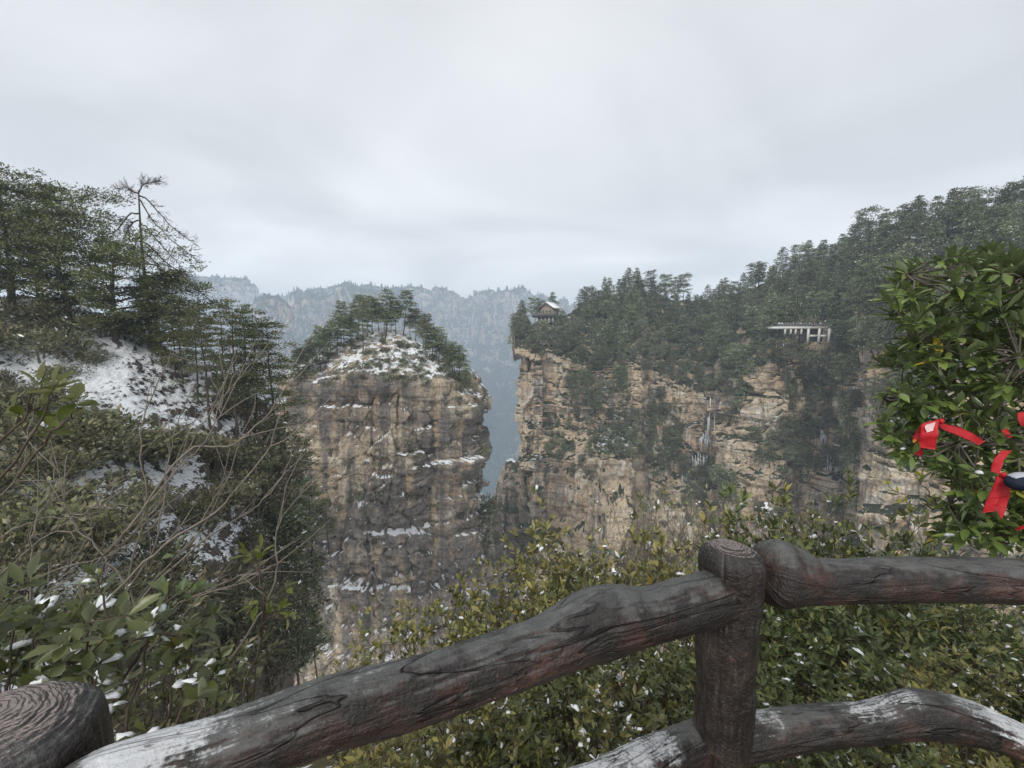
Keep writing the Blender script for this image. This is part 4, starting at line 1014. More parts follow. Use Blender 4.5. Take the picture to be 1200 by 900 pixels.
# ------------------------------------------------------------------ log railing
def railing_mat(name, top=False):
    t = NT(name); uvn = t.t.nodes.new('ShaderNodeUVMap'); uv = uvn.outputs[0]; p = t.pos
    grain = t.noise(t.map(uv, (5, 34, 1)), 1.0, 6, .65, .6); grain2 = t.noise(t.map(uv, (14, 120, 1)), 1.0, 4, .6)
    pat = t.noise(p, 7, 5, .62, .4); pat2 = t.noise(p, 19, 5, .65); sp = t.noise(p, 150, 3, .6); sp2 = t.noise(p, 330, 2, .6)
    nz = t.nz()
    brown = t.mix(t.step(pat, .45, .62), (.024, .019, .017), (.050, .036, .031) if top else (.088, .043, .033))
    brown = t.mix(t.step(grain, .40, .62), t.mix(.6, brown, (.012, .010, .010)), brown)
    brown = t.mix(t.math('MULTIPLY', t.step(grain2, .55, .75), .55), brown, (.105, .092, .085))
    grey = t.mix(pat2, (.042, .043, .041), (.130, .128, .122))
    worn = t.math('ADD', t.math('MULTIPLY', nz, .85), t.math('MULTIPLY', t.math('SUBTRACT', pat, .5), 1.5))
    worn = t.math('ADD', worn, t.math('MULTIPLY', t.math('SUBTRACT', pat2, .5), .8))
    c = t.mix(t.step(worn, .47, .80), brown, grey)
    c = t.mix(t.math('MULTIPLY', t.step(t.math('ADD', pat2, t.math('MULTIPLY', pat, .4)), .86, .95), .5), c, (.16, .085, .068))
    c = t.mix(t.math('MULTIPLY', t.step(t.math('ADD', sp, t.math('MULTIPLY', pat, .6)), 1.03, 1.08), .8), c, (.28, .20, .15))
    c = t.mix(t.math('MULTIPLY', t.step(t.math('ADD', sp2, t.math('MULTIPLY', nz, .08)), .76, .82), .5), c, (.45, .44, .42))
    crk = t.step(t.math('ABSOLUTE', t.math('SUBTRACT', t.noise(t.map(uv, (1.6, 11, 1), (3, 2, 0)), 1.0, 3, .5, .8), .5)), .0, .012)
    gate = t.step(t.noise(p, 5, 2, .5), .44, .54)
    c = t.mix(t.math('MULTIPLY', t.math('SUBTRACT', 1.0, crk), gate), c, (.012, .010, .009))
    c = t.mix(.6, c, t.ramp(grain2, [(.3, .6), (.5, 1), (.7, 1.35)]), 'MULTIPLY')
    frost = t.attr('tint')
    fs = t.math('ADD', t.math('ADD', t.math('MULTIPLY', grain2, .7), t.math('MULTIPLY', sp, .45)), t.math('MULTIPLY', pat2, .7))
    fs = t.math('ADD', fs, t.math('MULTIPLY', frost, .34)); fs = t.math('ADD', fs, t.math('MULTIPLY', nz, .42))
    fm = t.math('MULTIPLY', t.step(fs, 1.50, 1.74), t.step(frost, .05, .5))
    c = t.mix(fm, c, t.mix(t.step(frost, 1.2, 1.9), (.50, .51, .52), (.82, .84, .86)))
    if top:                                     # growth rings carved on the end of a post
        oc = t.tc.outputs['Object']; s = t.t.nodes.new('ShaderNodeSeparateXYZ'); t.link(oc, s.inputs[0])
        wob = t.math('ADD', t.math('MULTIPLY', t.math('SUBTRACT', t.noise(oc, 9, 3, .5), .5), .075), t.math('MULTIPLY', t.math('SUBTRACT', t.noise(oc, 55, 3, .6), .5), .012))
        r_ = t.math('ADD', t.math('SQRT', t.math('ADD', t.math('POWER', t.math('ADD', s.outputs[0], .018), 2.0), t.math('POWER', s.outputs[1], 2.0))), wob)
        rings = t.math('SINE', t.math('MULTIPLY', r_, 780.0)); rm = t.step(rings, -1.0, -.55)
        onend = t.step(t.math('ADD', nz, t.math('MULTIPLY', t.math('SUBTRACT', pat2, .5), .12)), .86, .965)
        endc = t.mix(t.noise(t.map(oc, (4, 22, 4)), 3, 4, .6), (.15, .122, .112), (.36, .30, .275))
        endc = t.mix(t.math('MULTIPLY', t.math('SUBTRACT', 1.0, rm), .62), endc, (.028, .021, .020))
        c = t.mix(onend, c, endc)
        h = t.math('ADD', t.math('MULTIPLY', grain, .5), t.math('MULTIPLY', t.math('MULTIPLY', onend, rm), .9))
    else: h = t.math('ADD', t.math('MULTIPLY', grain, .6), t.math('MULTIPLY', crk, .5))
    h = t.math('ADD', h, t.math('MULTIPLY', sp, .30)); h = t.math('ADD', h, t.math('MULTIPLY', pat2, .6))
    t.bump(h, 1.0, .013)
    rr = t.math('ADD', .22, t.math('MULTIPLY', pat2, .45))
    return t.done(c, rr, .5)
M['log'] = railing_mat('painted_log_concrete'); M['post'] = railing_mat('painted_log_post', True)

def log_surface(path, rad, seed, nl=260, na=72, end0=False, end1=False, gn=1.0):
    p = smooth_path(path, nl); r = smooth_path(np.asarray(rad, float)[:, None], nl)[:, 0]
    seg = np.concatenate([[0], np.cumsum(np.linalg.norm(np.diff(p, axis=0), axis=1))])
    for flag, s_ in ((end0, seg), (end1, seg[-1] - seg)):
        if flag: k = np.clip(s_ / (.72 * r), 0, 1); r = r * np.sqrt(np.clip(1 - (1 - k) ** 2.6, 0.0004, 1))
    t, s, u = frames(p); a = np.linspace(0, 2 * math.pi, na, endpoint=False)
    dirn = np.cos(a)[None, :, None] * s[:, None] + np.sin(a)[None, :, None] * u[:, None]
    G0 = p[:, None] + r[:, None, None] * dirn
    q = np.stack([np.broadcast_to(seg[:, None], (nl, na)), np.cos(a)[None] * .07 + 0 * seg[:, None], np.sin(a)[None] * .07 + 0 * seg[:, None]], -1) + seed * 3.1
    d = .0075 * fbm(q / (.16, .06, .06), 3, seed) + .0030 * fbm(q / (.10, .014, .014), 3, seed + 3) + .0012 * fbm(q / .012, 2, seed + 5)
    g = 1 - np.abs(fbm(q / (.30, .035, .035), 2, seed + 9)); d = d - .0060 * np.clip((g - .93) / .07, 0, 1) * np.clip(fbm(q / .2, 2, seed + 11) * 3 + .3, 0, 1)
    G = G0 + gn * d[..., None] * dirn * np.clip(r / r.max(), .1, 1)[:, None, None]
    uv = np.stack([np.broadcast_to(seg[:, None], (nl, na)), np.broadcast_to((a / (2 * math.pi))[None], (nl, na))], -1)
    # a seamless grain: mirror the angle
    uv = np.stack([uv[..., 0], np.abs(uv[..., 1] - .5) * .46], -1)
    return G, uv, p, r, seg, dirn
def log_part(name, path, rad, seed, parent, mat, frost=0.0, **kw):
    G, uv, p, r, seg, dirn = log_surface(path, rad, seed, **kw); nl, na = G.shape[:2]
    mb = MB(); f = np.stack([x for x in grid_faces(na, nl, True)])
    V_ = G.transpose(1, 0, 2).reshape(-1, 3); U_ = uv.transpose(1, 0, 2).reshape(-1, 2)
    org = np.array(parent.location)
    fr = frost if np.isscalar(frost) else np.broadcast_to(np.interp(np.linspace(0, 1, nl), *frost)[None], (na, nl)).reshape(-1)
    mb.add(V_ - org, f, tint=fr, uv=U_)
    o = mb.build(name, mat, parent, True, True); return o, (p, r, seg)
def pathpx(rows): return np.array([P(a, b, c) for a, b, c, _ in rows]), [d * c / F / math.sqrt(1 + ((450 - b) / F) ** 2) for a, b, c, d in rows]
RT = P(857, 648, 1.10); LT = P(4, 856, .61)
rail = empty('log_railing', (RT[0], RT[1], 0.0), 'dark brown log railing with ringed posts and frosted curved rails in the foreground', 'railing')
def post(top, rad, seed, zb):
    n = 9; z = np.linspace(zb, top[2], n); path = np.stack([top[0] + 0 * z, top[1] + 0 * z, z], 1)
    G, uv, p, r, seg, dirn = log_surface(path, rad, seed, nl=300, na=120, end1=False, gn=1.7)
    nl, na = G.shape[:2]; k = 60                              # rounded shoulder and a nearly flat, slightly domed end
    top_ring = G[-1]; ctr = top_ring.mean(0); rows = []
    for f in np.linspace(0, 1, k)[1:]:
        g_ = 1 - f; rr_ = g_ ** .8; rise_ = .058 * (1 - rr_ ** 2.3) ** (1 / 2.0)
        rows.append(ctr + (-.012, -.006, 0) * np.array(min(1, f * 2)) + (top_ring - ctr) * max(rr_, .002) + np.array([0, 0, rise_ - .03]) + (.0022 * fbm((top_ring * rr_ + f) / .02, 2, seed))[:, None] * np.array([0, 0, 1.0]))
    G[-1] -= (0, 0, .03); G[-40:-1, :, 2] -= .03 * np.linspace(0, 1, 39)[:, None]
    G = np.concatenate([G, np.array(rows)]); nl2 = len(G)
    uv = np.concatenate([uv, np.repeat(uv[-1:], k - 1, 0)])
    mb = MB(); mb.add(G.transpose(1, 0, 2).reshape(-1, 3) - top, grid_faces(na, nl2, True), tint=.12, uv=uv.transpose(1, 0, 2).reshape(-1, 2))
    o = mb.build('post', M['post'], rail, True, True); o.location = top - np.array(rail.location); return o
post(RT, [.108, .092, .086, .076, .072, .070, .070, .074, .077], 3, -.12)
post(LT, [.150, .140, .130, .125, .122, .116, .113, .110, .105], 8, -.12)
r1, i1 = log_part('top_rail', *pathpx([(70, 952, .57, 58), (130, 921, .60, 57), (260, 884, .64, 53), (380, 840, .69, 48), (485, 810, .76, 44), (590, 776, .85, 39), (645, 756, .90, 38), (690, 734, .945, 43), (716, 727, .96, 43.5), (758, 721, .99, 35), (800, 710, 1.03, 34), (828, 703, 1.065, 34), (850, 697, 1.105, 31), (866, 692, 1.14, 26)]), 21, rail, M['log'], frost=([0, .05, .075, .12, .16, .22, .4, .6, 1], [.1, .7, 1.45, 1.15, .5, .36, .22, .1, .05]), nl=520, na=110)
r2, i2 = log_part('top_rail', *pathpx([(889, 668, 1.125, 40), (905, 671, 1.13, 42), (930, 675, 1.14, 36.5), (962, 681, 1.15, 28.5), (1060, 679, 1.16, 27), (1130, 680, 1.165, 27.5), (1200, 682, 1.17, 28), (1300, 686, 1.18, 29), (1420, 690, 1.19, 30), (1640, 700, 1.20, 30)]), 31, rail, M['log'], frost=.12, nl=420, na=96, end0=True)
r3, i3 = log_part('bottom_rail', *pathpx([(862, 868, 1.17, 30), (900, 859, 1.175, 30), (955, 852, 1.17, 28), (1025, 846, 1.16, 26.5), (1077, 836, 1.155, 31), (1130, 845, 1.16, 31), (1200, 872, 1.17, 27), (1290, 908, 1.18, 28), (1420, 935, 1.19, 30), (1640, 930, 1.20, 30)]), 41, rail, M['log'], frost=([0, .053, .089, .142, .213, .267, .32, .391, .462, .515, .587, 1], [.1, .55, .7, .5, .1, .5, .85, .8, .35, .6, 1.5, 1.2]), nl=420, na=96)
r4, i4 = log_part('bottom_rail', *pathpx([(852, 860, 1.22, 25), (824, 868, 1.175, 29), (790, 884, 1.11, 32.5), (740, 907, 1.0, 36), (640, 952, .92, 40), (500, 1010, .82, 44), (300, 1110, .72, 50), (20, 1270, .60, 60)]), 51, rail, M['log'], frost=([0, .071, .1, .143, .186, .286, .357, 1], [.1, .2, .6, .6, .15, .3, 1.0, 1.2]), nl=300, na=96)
post(P(1640, 690, 1.20), [.100, .090, .080, .076, .074, .073, .074, .076, .077], 13, -.12)
def snow_pad(info, parent, s0, s1, half, h, seed, off=0.0):
    """a ragged strip of settled snow along the top of a rail"""
    p, r, seg = info; L = seg[-1]; n, m = 150, 60
    ss = np.linspace(s0, s1, n); pc_ = np.stack([np.interp(ss * L, seg, p[:, i]) for i in range(3)], 1); rc_ = np.interp(ss * L, seg, r)
    t, s, u = frames(pc_); k = np.linspace(-1, 1, m); e_ = np.linspace(0, 1, n)
    q = np.stack([ss[:, None] * L / .05 + 0 * k, k[None] * 1.3 + 0 * ss[:, None], 0 * k[None] + seed + 0 * ss[:, None]], -1)
    wl = half * (1 + .8 * fbm(q[:, :1] * 2.5, 4, seed))[:, 0] * np.sqrt(np.clip(1 - (2 * e_ - 1) ** 6, .001, 1))
    ang = math.pi / 2 + off + wl[:, None] * k[None]
    hh = h * (np.clip(1 - np.abs(k[None]) ** 2.5, 0, 1)) * (np.clip(np.minimum(e_, 1 - e_) * 8, 0, 1) ** .6)[:, None] * (1 + .5 * fbm(q * 2.5, 3, seed + 1)) + .0025
    gq = fbm(np.stack([ss[:, None] * L / .012 + 0 * k, k[None] * half * 5 + 0 * ss[:, None], 0 * k[None] + seed * 2.3 + 0 * ss[:, None]], -1), 4, seed + 3)
    hh = np.where(hh > .012, hh + gq * .003, hh * .6 + gq * .0065 - .0005); hh[:, 0] = hh[:, -1] = -.006; hh[0] = hh[-1] = -.006
    G = pc_[:, None] + (rc_[:, None] + hh)[..., None] * (np.cos(ang)[..., None] * s[:, None] + np.sin(ang)[..., None] * u[:, None])
    mb = MB(); mb.add(G.reshape(-1, 3) - np.array(rail.location), grid_faces(n, m)); o = mb.build('snow', M['snow'], parent, True); return o
snow_pad(i4, r4, .045, .08, .55, .022, 5)

# ------------------------------------------------------------------ leaves
def leaves(mb, base, d, L, W, rng, tint, up=None, st=5, curl=.18, fold=.22, jit=.5):
    """real leaves: stem end, belly and tip, folded along the midrib and bent lengthwise"""
    n = len(base); L = np.broadcast_to(L, (n,)); W = np.broadcast_to(W, (n,))
    up = np.array([0, 0, 1.0]) if up is None else up
    u = nrm(up + jit * rng.normal(size=(n, 3))); s = nrm(np.cross(d, u)); nn = np.cross(s, d)
    T = np.linspace(0, 1, st); prof = {5: [.06, .62, 1.0, .72, .04], 4: [.06, .85, .85, .04], 3: [.08, 1.0, .04]}[st]
    cu = curl * rng.uniform(-.6, 1.6, n)
    V = []
    for t_, w_ in zip(T, prof):
        c = base + d * (L * t_)[:, None] - nn * (L * cu * t_ ** 2)[:, None]
        e = nn * (W * w_ * fold)[:, None]
        V += [c - s * (W * w_ * .5)[:, None] + e, c, c + s * (W * w_ * .5)[:, None] + e]
    V = np.stack(V, 1); k = np.arange(n)[:, None] * (3 * st); fs = []
    for i in range(st - 1):
        for j in (0, 1): fs.append(np.stack([k[:, 0] + 3 * i + j, k[:, 0] + 3 * i + j + 1, k[:, 0] + 3 * i + 4 + j, k[:, 0] + 3 * i + 3 + j], 1))
    mb.add(V.reshape(-1, 3), np.concatenate(fs), tint=np.repeat(tint, 3 * st))
    return nn
def whorls(mb, sn, tips, dirs, rng, n, L, W, tint_mu=.5, spread=.9, snow=.10, st=5, back=.03, curl=.18, snow_size=1.0, jit=.5):
    """a tuft of leaves round every twig tip; snow lies on some of them"""
    m = len(tips); a = (np.arange(n)[None] * 2.4 + rng.uniform(0, 6.28, (m, 1))).ravel()
    d = np.repeat(dirs, n, 0); ref = nrm(np.cross(d, np.array([.3, .2, .93]) + .05 * rng.normal(size=d.shape))); r2 = np.cross(d, ref)
    lv = np.tile(np.linspace(1, 0, n), m)
    ld = nrm(d * (1.15 - spread * lv * .9)[:, None] + (np.cos(a)[:, None] * ref + np.sin(a)[:, None] * r2) * (spread * (.45 + .75 * lv))[:, None] + rng.normal(0, .18, d.shape) + (0, 0, .05))
    b = np.repeat(tips, n, 0) - d * (lv * back * 1.5)[:, None]
    tn = np.clip(np.repeat(rng.normal(tint_mu, .14, m), n) + rng.normal(0, .13, m * n) + .12 * (1 - lv), 0, 1)
    Ls = L * rng.uniform(.5, 1.25, m * n) * np.repeat(rng.uniform(.75, 1.15, m), n); Ws = W * rng.uniform(.8, 1.2, m * n)
    nn = leaves(mb, b, ld, Ls, Ws, rng, tn, st=st, curl=curl, jit=jit)
    if sn is not None and snow > 0:
        sel = np.repeat(rng.random(m) < snow * 1.5, n); k = np.where(sel & (rng.random(m * n) < .40) & (nn[:, 2] > .30))[0]
        c = b[k] + ld[k] * (Ls[k] * .5)[:, None] + nn[k] * (Ws[k] * .10)[:, None]; ax = ld[k] * (Ls[k] * .38)[:, None]; ay = np.cross(ld[k], nn[k]) * (Ws[k] * .52)[:, None]; hz = Ws[k] * .30
        kt = np.where(rng.random(m) < snow * .9)[0]        # lumps caught in the middle of a tuft
        sz = L * rng.uniform(.22, .52, len(kt)); an = rng.uniform(0, 6.28, len(kt)); sq = rng.uniform(.5, 1.0, len(kt))
        c = np.concatenate([c, tips[kt] + np.array([0, 0, .10 * L])]); ax = np.concatenate([ax, np.stack([np.cos(an), np.sin(an), rng.normal(0, .2, len(kt))], 1) * sz[:, None]])
        ay = np.concatenate([ay, np.stack([-np.sin(an), np.cos(an), rng.normal(0, .2, len(kt))], 1) * (sz * sq)[:, None]]); hz = np.concatenate([hz, sz * .45]); kk = len(c)
        if kk:
            ring = 9; aa = np.arange(ring) * 2 * math.pi / ring; jr = rng.uniform(.55, 1.2, (kk, ring)) * snow_size
            R_ = c[:, None] + (np.cos(aa)[None] * jr)[..., None] * ax[:, None] + (np.sin(aa)[None] * jr)[..., None] * ay[:, None]
            tp_ = c + np.array([0, 0, 1]) * hz[:, None]; bt = c - np.array([0, 0, .4]) * hz[:, None]
            mid = R_ * .66 + tp_[:, None] * .34 + np.array([0, 0, 1]) * (hz * .30)[:, None, None]
            V = np.concatenate([R_, mid, tp_[:, None], bt[:, None]], 1); o_ = np.arange(kk)[:, None] * (2 * ring + 2); i_ = np.arange(ring)[None]; j_ = (i_ + 1) % ring
            f4 = np.stack([o_ + i_, o_ + j_, o_ + ring + j_, o_ + ring + i_], -1).reshape(-1, 4)
            f3 = np.concatenate([np.stack([o_ + ring + i_, o_ + ring + j_, o_ + 2 * ring + 0 * i_], -1).reshape(-1, 3), np.stack([o_ + j_, o_ + i_, o_ + 2 * ring + 1 + 0 * i_], -1).reshape(-1, 3)])
            sn.add(V.reshape(-1, 3), f4, f3)
def grow(rng, tb, tips, p, d, L, r, lvl, kids=4, wander=.16, up=.10, shrink=.62, open_=.75):
    n = 5; pts = [p]; q = p.copy(); dd = d.copy()
    for k in range(n - 1):
        dd = nrm(dd + rng.normal(0, wander, 3) + (0, 0, up)); q = q + dd * L / (n - 1); pts.append(q)
    pts = np.array(pts); tube(tb, pts, np.linspace(r, r * .55, n), 5 if r > .006 else 3, cap=False)
    if lvl == 0: tips.append((pts[-1], dd)); return
    for k in range(kids):
        f = 1.0 if k == 0 else rng.uniform(.35, .95); b = np.array([np.interp(f, np.linspace(0, 1, n), pts[:, i]) for i in range(3)])
        e = nrm(dd + rng.normal(0, open_, 3) * (.4 if k == 0 else 1) + (0, 0, .15)); grow(rng, tb, tips, b, e, L * shrink * rng.uniform(.75, 1.2), r * .55, lvl - 1, kids, wander, up, shrink, open_)
def shrub_meshes(seed, h, spread=.5, stems=6, lvl=3, kids=4, n=7, L=.080, W=.035, tint=.5, snow=.05, r0=.014, st=3, hi=.46, low=.0):
    rng = np.random.default_rng(seed); tb, lf, sn = MB(), MB(), MB(); tips = []
    for k in range(stems):
        a = rng.random() * 6.28; e = nrm(np.array([math.cos(a) * spread, math.sin(a) * spread, 1.0]))
        grow(rng, tb, tips, np.array([.08 * math.cos(a), .08 * math.sin(a), -.15]), e, h * hi, r0 * rng.uniform(.7, 1.2), lvl, kids)
    tp = np.array([t[0] for t in tips]); td = np.array([t[1] for t in tips])
    if low: k = tp[:, 2] > low * h; tp, td = tp[k], td[k]
    whorls(lf, sn, tp, td, rng, n, L, W, tint, snow=snow, st=st)
    return tb, lf, sn
def shrub_thing(name, label, meshes, mb_, ml, loc, rz=0, group=None, cat='shrub', scale=1.0):
    e = empty(name, loc, label, cat, group, rz); e.scale = (scale,) * 3
    meshes[0].build('stems', mb_, e, True); meshes[1].build('foliage', ml, e, False)
    if meshes[2].n: tag(meshes[2].build('snow', M['snow'], e, True), kind='stuff')
    return e
protos = {}
def near_shrub(kind, px, top, D, label, rz, sq=1.0, mk=None):
    x, y, zt = P(px, top + (6 if top < 680 else 0), D); zb = bank_z(np.array(x), np.array(y)); zb = float(zb); h = max(.5, zt - zb)
    if kind not in protos:
        ms, bm_, lm, hh = mk; e = shrub_thing('shrub', label, ms, bm_, lm, (x, y, zb)); protos[kind] = (e, hh)
    else: e = copy_tree(protos[kind][0]); e.location = (x, y, zb)
    e['label'] = label; s = h / protos[kind][1]; e.scale = (s * sq, s * sq, s); e.rotation_euler[2] = rz; return e
def top_of(ms): return float(np.percentile(np.concatenate(ms[1].v)[:, 2], 99.7))
for k, (args, bm_, lm) in {
    'oliveA': (dict(seed=31, h=2.2, stems=7, lvl=3, kids=4, n=6, tint=.5, snow=.085, L=.094, W=.040), M['twig'], M['olive']),
    'oliveB': (dict(seed=32, h=2.2, stems=7, lvl=3, kids=4, n=6, tint=.58, snow=.07, L=.094, W=.040, spread=.7), M['twig'], M['olive']),
    'darkA': (dict(seed=33, h=2.0, stems=7, lvl=3, kids=4, n=6, tint=.45, snow=.065, L=.100, W=.040), M['twig'], M['dark_leaf']),
    'darkB': (dict(seed=34, h=2.0, stems=6, lvl=3, kids=4, n=6, tint=.55, snow=.08, L=.096, W=.040, spread=.75), M['twig'], M['dark_leaf']),
    'twiggy': (dict(seed=35, h=2.2, stems=9, lvl=3, kids=4, n=2, tint=.85, snow=.05, L=.045, W=.016, spread=.6), M['pale_twig'], M['dull'])}.items():
    ms = shrub_meshes(**args); protos_args = (ms, bm_, lm, top_of(ms)); globals().setdefault('MK', {})[k] = protos_args
for kind, px, top, D, lab, sq in (
    ('oliveA', 585, 672, 4.4, 'olive leaved shrub dotted with snow just above the middle of the sloping rail', 1.0),
    ('oliveB', 545, 716, 3.9, 'low olive shrub at the left end of the snow dotted row above the sloping rail', .9),
    ('oliveB', 655, 668, 4.3, 'olive shrub under the dark gap between pillar and cliff', .9),
    ('oliveA', 705, 636, 5.0, 'olive shrub with snow tufts left of the taller one near the post', .9),
    ('oliveB', 765, 598, 5.4, 'tall olive shrub left of the brown twiggy bush by the post', .9),
    ('twiggy', 838, 578, 6.0, 'brown twiggy nearly leafless bush behind the ringed post', 1.1),
    ('twiggy', 890, 566, 6.6, 'thin brown twiggy bush between the post and the dark evergreen shrub', 1.1),
    ('twiggy', 775, 590, 6.6, 'sparse brown brush behind the tall olive shrub', 1.0),
    ('darkB', 900, 592, 4.6, 'snow flecked evergreen shrub directly behind the knobbed rail end', .9),
    ('oliveA', 960, 566, 4.3, 'tall evergreen shrub with snowy leaves above the right hand rail', .85),
    ('darkA', 1010, 584, 4.6, 'dark evergreen shrub touching the right edge of the tall snowy one', .8),
    ('darkA', 930, 690, 2.9, 'dark leafy shrub filling the left of the gap between the right hand rails', 1.0),
    ('darkB', 1035, 684, 2.8, 'dark leafy shrub in the middle of the gap between the right hand rails', 1.1),
    ('oliveB', 1120, 694, 3.2, 'snowy olive shrub at the right of the gap between the rails', 1.0),
    ('darkA', 1190, 716, 3.0, 'dark shrub at the right frame edge between the rails', .9),
    ('oliveB', 1075, 640, 5.2, 'snowy shrub just above the right rail under the ribboned tree', .8),
    ('darkA', 640, 772, 2.2, 'snow spotted leafy shrub below the middle of the sloping rail', 1.25),
    ('darkB', 730, 742, 2.5, 'snow spotted leafy shrub below the sloping rail near the post', 1.2),
    ('oliveA', 540, 806, 2.0, 'leafy shrub under the rail left of the snow spotted ones', 1.3),
    ('oliveB', 450, 846, 1.75, 'leafy shrub lowest at the bottom edge under the rail', 1.2),
    ('darkB', 800, 752, 2.9, 'dark shrub in the corner between the post and the lower left rail', 1.0),
    ('oliveA', 690, 830, 1.75, 'leafy shrub at the bottom edge beside the lower left rail', 1.2),
    ('darkA', 1000, 800, 1.9, 'dark shrub seen under the arched lower right rail', 1.2),
    ('oliveB', 1130, 812, 2.0, 'pale shrub under the right end of the arched lower rail', 1.2)):
    near_shrub(kind, px, top, D, lab, px * .7, sq, MK[kind])

# bush of big and small leaves at the lower left
def big_leaf_plant(name, label, seed, boughs, L, W, mat, n=6, snow=.15, tint=.5, twig=.006, cat='shrub', st=5, spread=.9, snow_size=.8, sub=2, sub_len=.12, D_j=.25):
    """boughs: photo pixel polylines [(px, py, D), ...]; leaves sit in tufts at the ends of side twigs"""
    rng = np.random.default_rng(seed); tb, lf, sn = MB(), MB(), MB(); tips, dirs = [], []
    org = P(*boughs[0][0])
    for b in boughs:
        cp = np.array([P(*q) for q in b]); cv = smooth_path(cp, 12); cv[1:] += rng.normal(0, .006, (11, 3)); tube(tb, cv - org, np.linspace(twig, twig * .4, 12), 5)
        tips.append(cv[-1]); dirs.append(nrm(cv[-1] - cv[-3]))
        for k in range(sub):
            i = rng.integers(5, 12); d = nrm(nrm(cv[i] - cv[i - 2]) * .6 + rng.normal(0, .6, 3) + (0, 0, .25)); e_ = cv[i] + d * sub_len * rng.uniform(.5, 1.3)
            tube(tb, np.array([cv[i], (cv[i] + e_) / 2 + rng.normal(0, .004, 3), e_]) - org, [twig * .5, twig * .4, twig * .3], 4); tips.append(e_); dirs.append(d)
    whorls(lf, sn, np.array(tips) - org, np.array(dirs), rng, n, L, W, tint, spread=spread, snow=snow, st=st, back=L * .35, snow_size=snow_size)
    return shrub_thing(name, label, (tb, lf, sn), M['twig'], mat, org, cat=cat)
big_leaf_plant('leafy_branch', 'branch of large yellow green leaves with one yellow leaf at the upper left edge', 61, [[(-60, 640, 1.3), (10, 545, 1.3), (50, 490, 1.3), (66, 448, 1.28)], [(-60, 600, 1.35), (0, 520, 1.32), (30, 480, 1.3), (48, 440, 1.3)], [(20, 560, 1.3), (62, 510, 1.3), (92, 478, 1.28)]], .066, .034, M['fresh'], n=6, snow=.05, tint=.27, sub=2, sub_len=.06, twig=.005, cat='branch', spread=.95)
rng_b = np.random.default_rng(8)
bb = []
for i in range(24):
    x = rng_b.uniform(-60, 255); yt = rng_b.uniform(705, 800) + max(0, x - 150) * .25; D_ = rng_b.uniform(1.25, 1.9)
    bb.append([(x - 60 + rng_b.uniform(-30, 30), 930, D_), (x - 25, 860, D_), (x - 8, yt + 40, D_), (x, yt, D_ - .04)])
big_leaf_plant('large_leaved_shrub', 'shrub with large drooping leaves and lumps of snow behind the near left post', 63, bb, .078, .033, M['rhodo'], n=7, snow=.14, tint=.45, sub=4, sub_len=.14, snow_size=1.1, spread=1.25)
bb = []
for i in range(46):
    x = rng_b.uniform(-40, 300); yt = rng_b.uniform(745, 850); D_ = rng_b.uniform(2.0, 2.8)
    bb.append([(x - 20, 960, D_), (x - 10, 880, D_), (x, yt, D_)])
big_leaf_plant('small_leaved_shrub', 'dense grey green shrub with narrow leaves just above the left end of the rail', 64, bb, .062, .020, M['dull'], n=8, snow=.05, tint=.35, sub=5, sub_len=.16, st=4)
big_leaf_plant('leafy_sprig', 'upright sprig of fresh green leaves on a pale stem right of the bare shrub', 65, [[(285, 812, 1.6), (303, 760, 1.6), (310, 715, 1.6), (306, 650, 1.6)], [(303, 760, 1.6), (312, 705, 1.58), (334, 690, 1.56)], [(305, 740, 1.6), (318, 722, 1.58), (330, 712, 1.57)], [(308, 690, 1.6), (300, 665, 1.6), (293, 648, 1.6)]], .050, .022, M['fresh'], n=5, snow=.0, tint=.55, sub=1, sub_len=.06, twig=.005, cat='plant')
big_leaf_plant('leafy_sprig', 'sprig of olive leaves with a snow lump in front of the bare shrub', 66, [[(120, 840, 1.5), (165, 760, 1.5), (195, 700, 1.5), (205, 640, 1.5)], [(165, 760, 1.5), (200, 705, 1.48), (225, 690, 1.47)], [(150, 780, 1.5), (120, 705, 1.48), (112, 672, 1.47)], [(180, 740, 1.5), (215, 745, 1.5), (222, 742, 1.5)]], .060, .028, M['rhodo'], n=5, snow=.12, tint=.6, sub=1, sub_len=.05, twig=.005, cat='plant')

# the bare shrub
rng_s = np.random.default_rng(12); sb = MB(); org = P(95, 900, 1.9)
STEMS = [[(40, 850), (90, 697), (140, 630), (200, 560), (217, 530), (253, 477), (290, 430), (309, 425)], [(100, 760), (143, 687), (183, 647), (233, 613), (267, 587), (300, 543), (337, 513), (392, 480)],
 [(150, 680), (170, 590), (165, 500), (197, 423), (196, 396)], [(150, 620), (217, 530), (267, 523), (300, 500), (333, 457), (347, 420)], [(30, 800), (35, 697), (40, 617), (62, 580), (60, 532)],
 [(160, 720), (143, 677), (117, 647), (90, 617), (77, 587), (78, 533)], [(150, 790), (240, 697), (300, 670), (340, 657)], [(250, 800), (317, 697), (327, 617), (377, 547)], [(90, 830), (150, 720), (230, 640), (290, 600), (330, 560), (352, 500)],
 [(60, 850), (130, 740), (200, 660), (250, 600), (280, 520), (300, 470)], [(90, 790), (145, 700), (180, 640), (195, 560), (205, 500), (230, 450)], [(-20, 690), (40, 640), (100, 600), (160, 590)], [(-20, 720), (60, 670), (130, 650), (190, 610)],
 [(-20, 640), (40, 610), (90, 600), (150, 560)], [(-20, 760), (50, 700), (110, 660), (150, 640)], [(-20, 600), (20, 560), (35, 500), (55, 470)], [(0, 820), (30, 740), (80, 690), (140, 670)], [(110, 800), (190, 720), (260, 690), (330, 660)], [(200, 560), (250, 500), (262, 455), (275, 410)], [(100, 740), (125, 660), (180, 600), (196, 540)]]
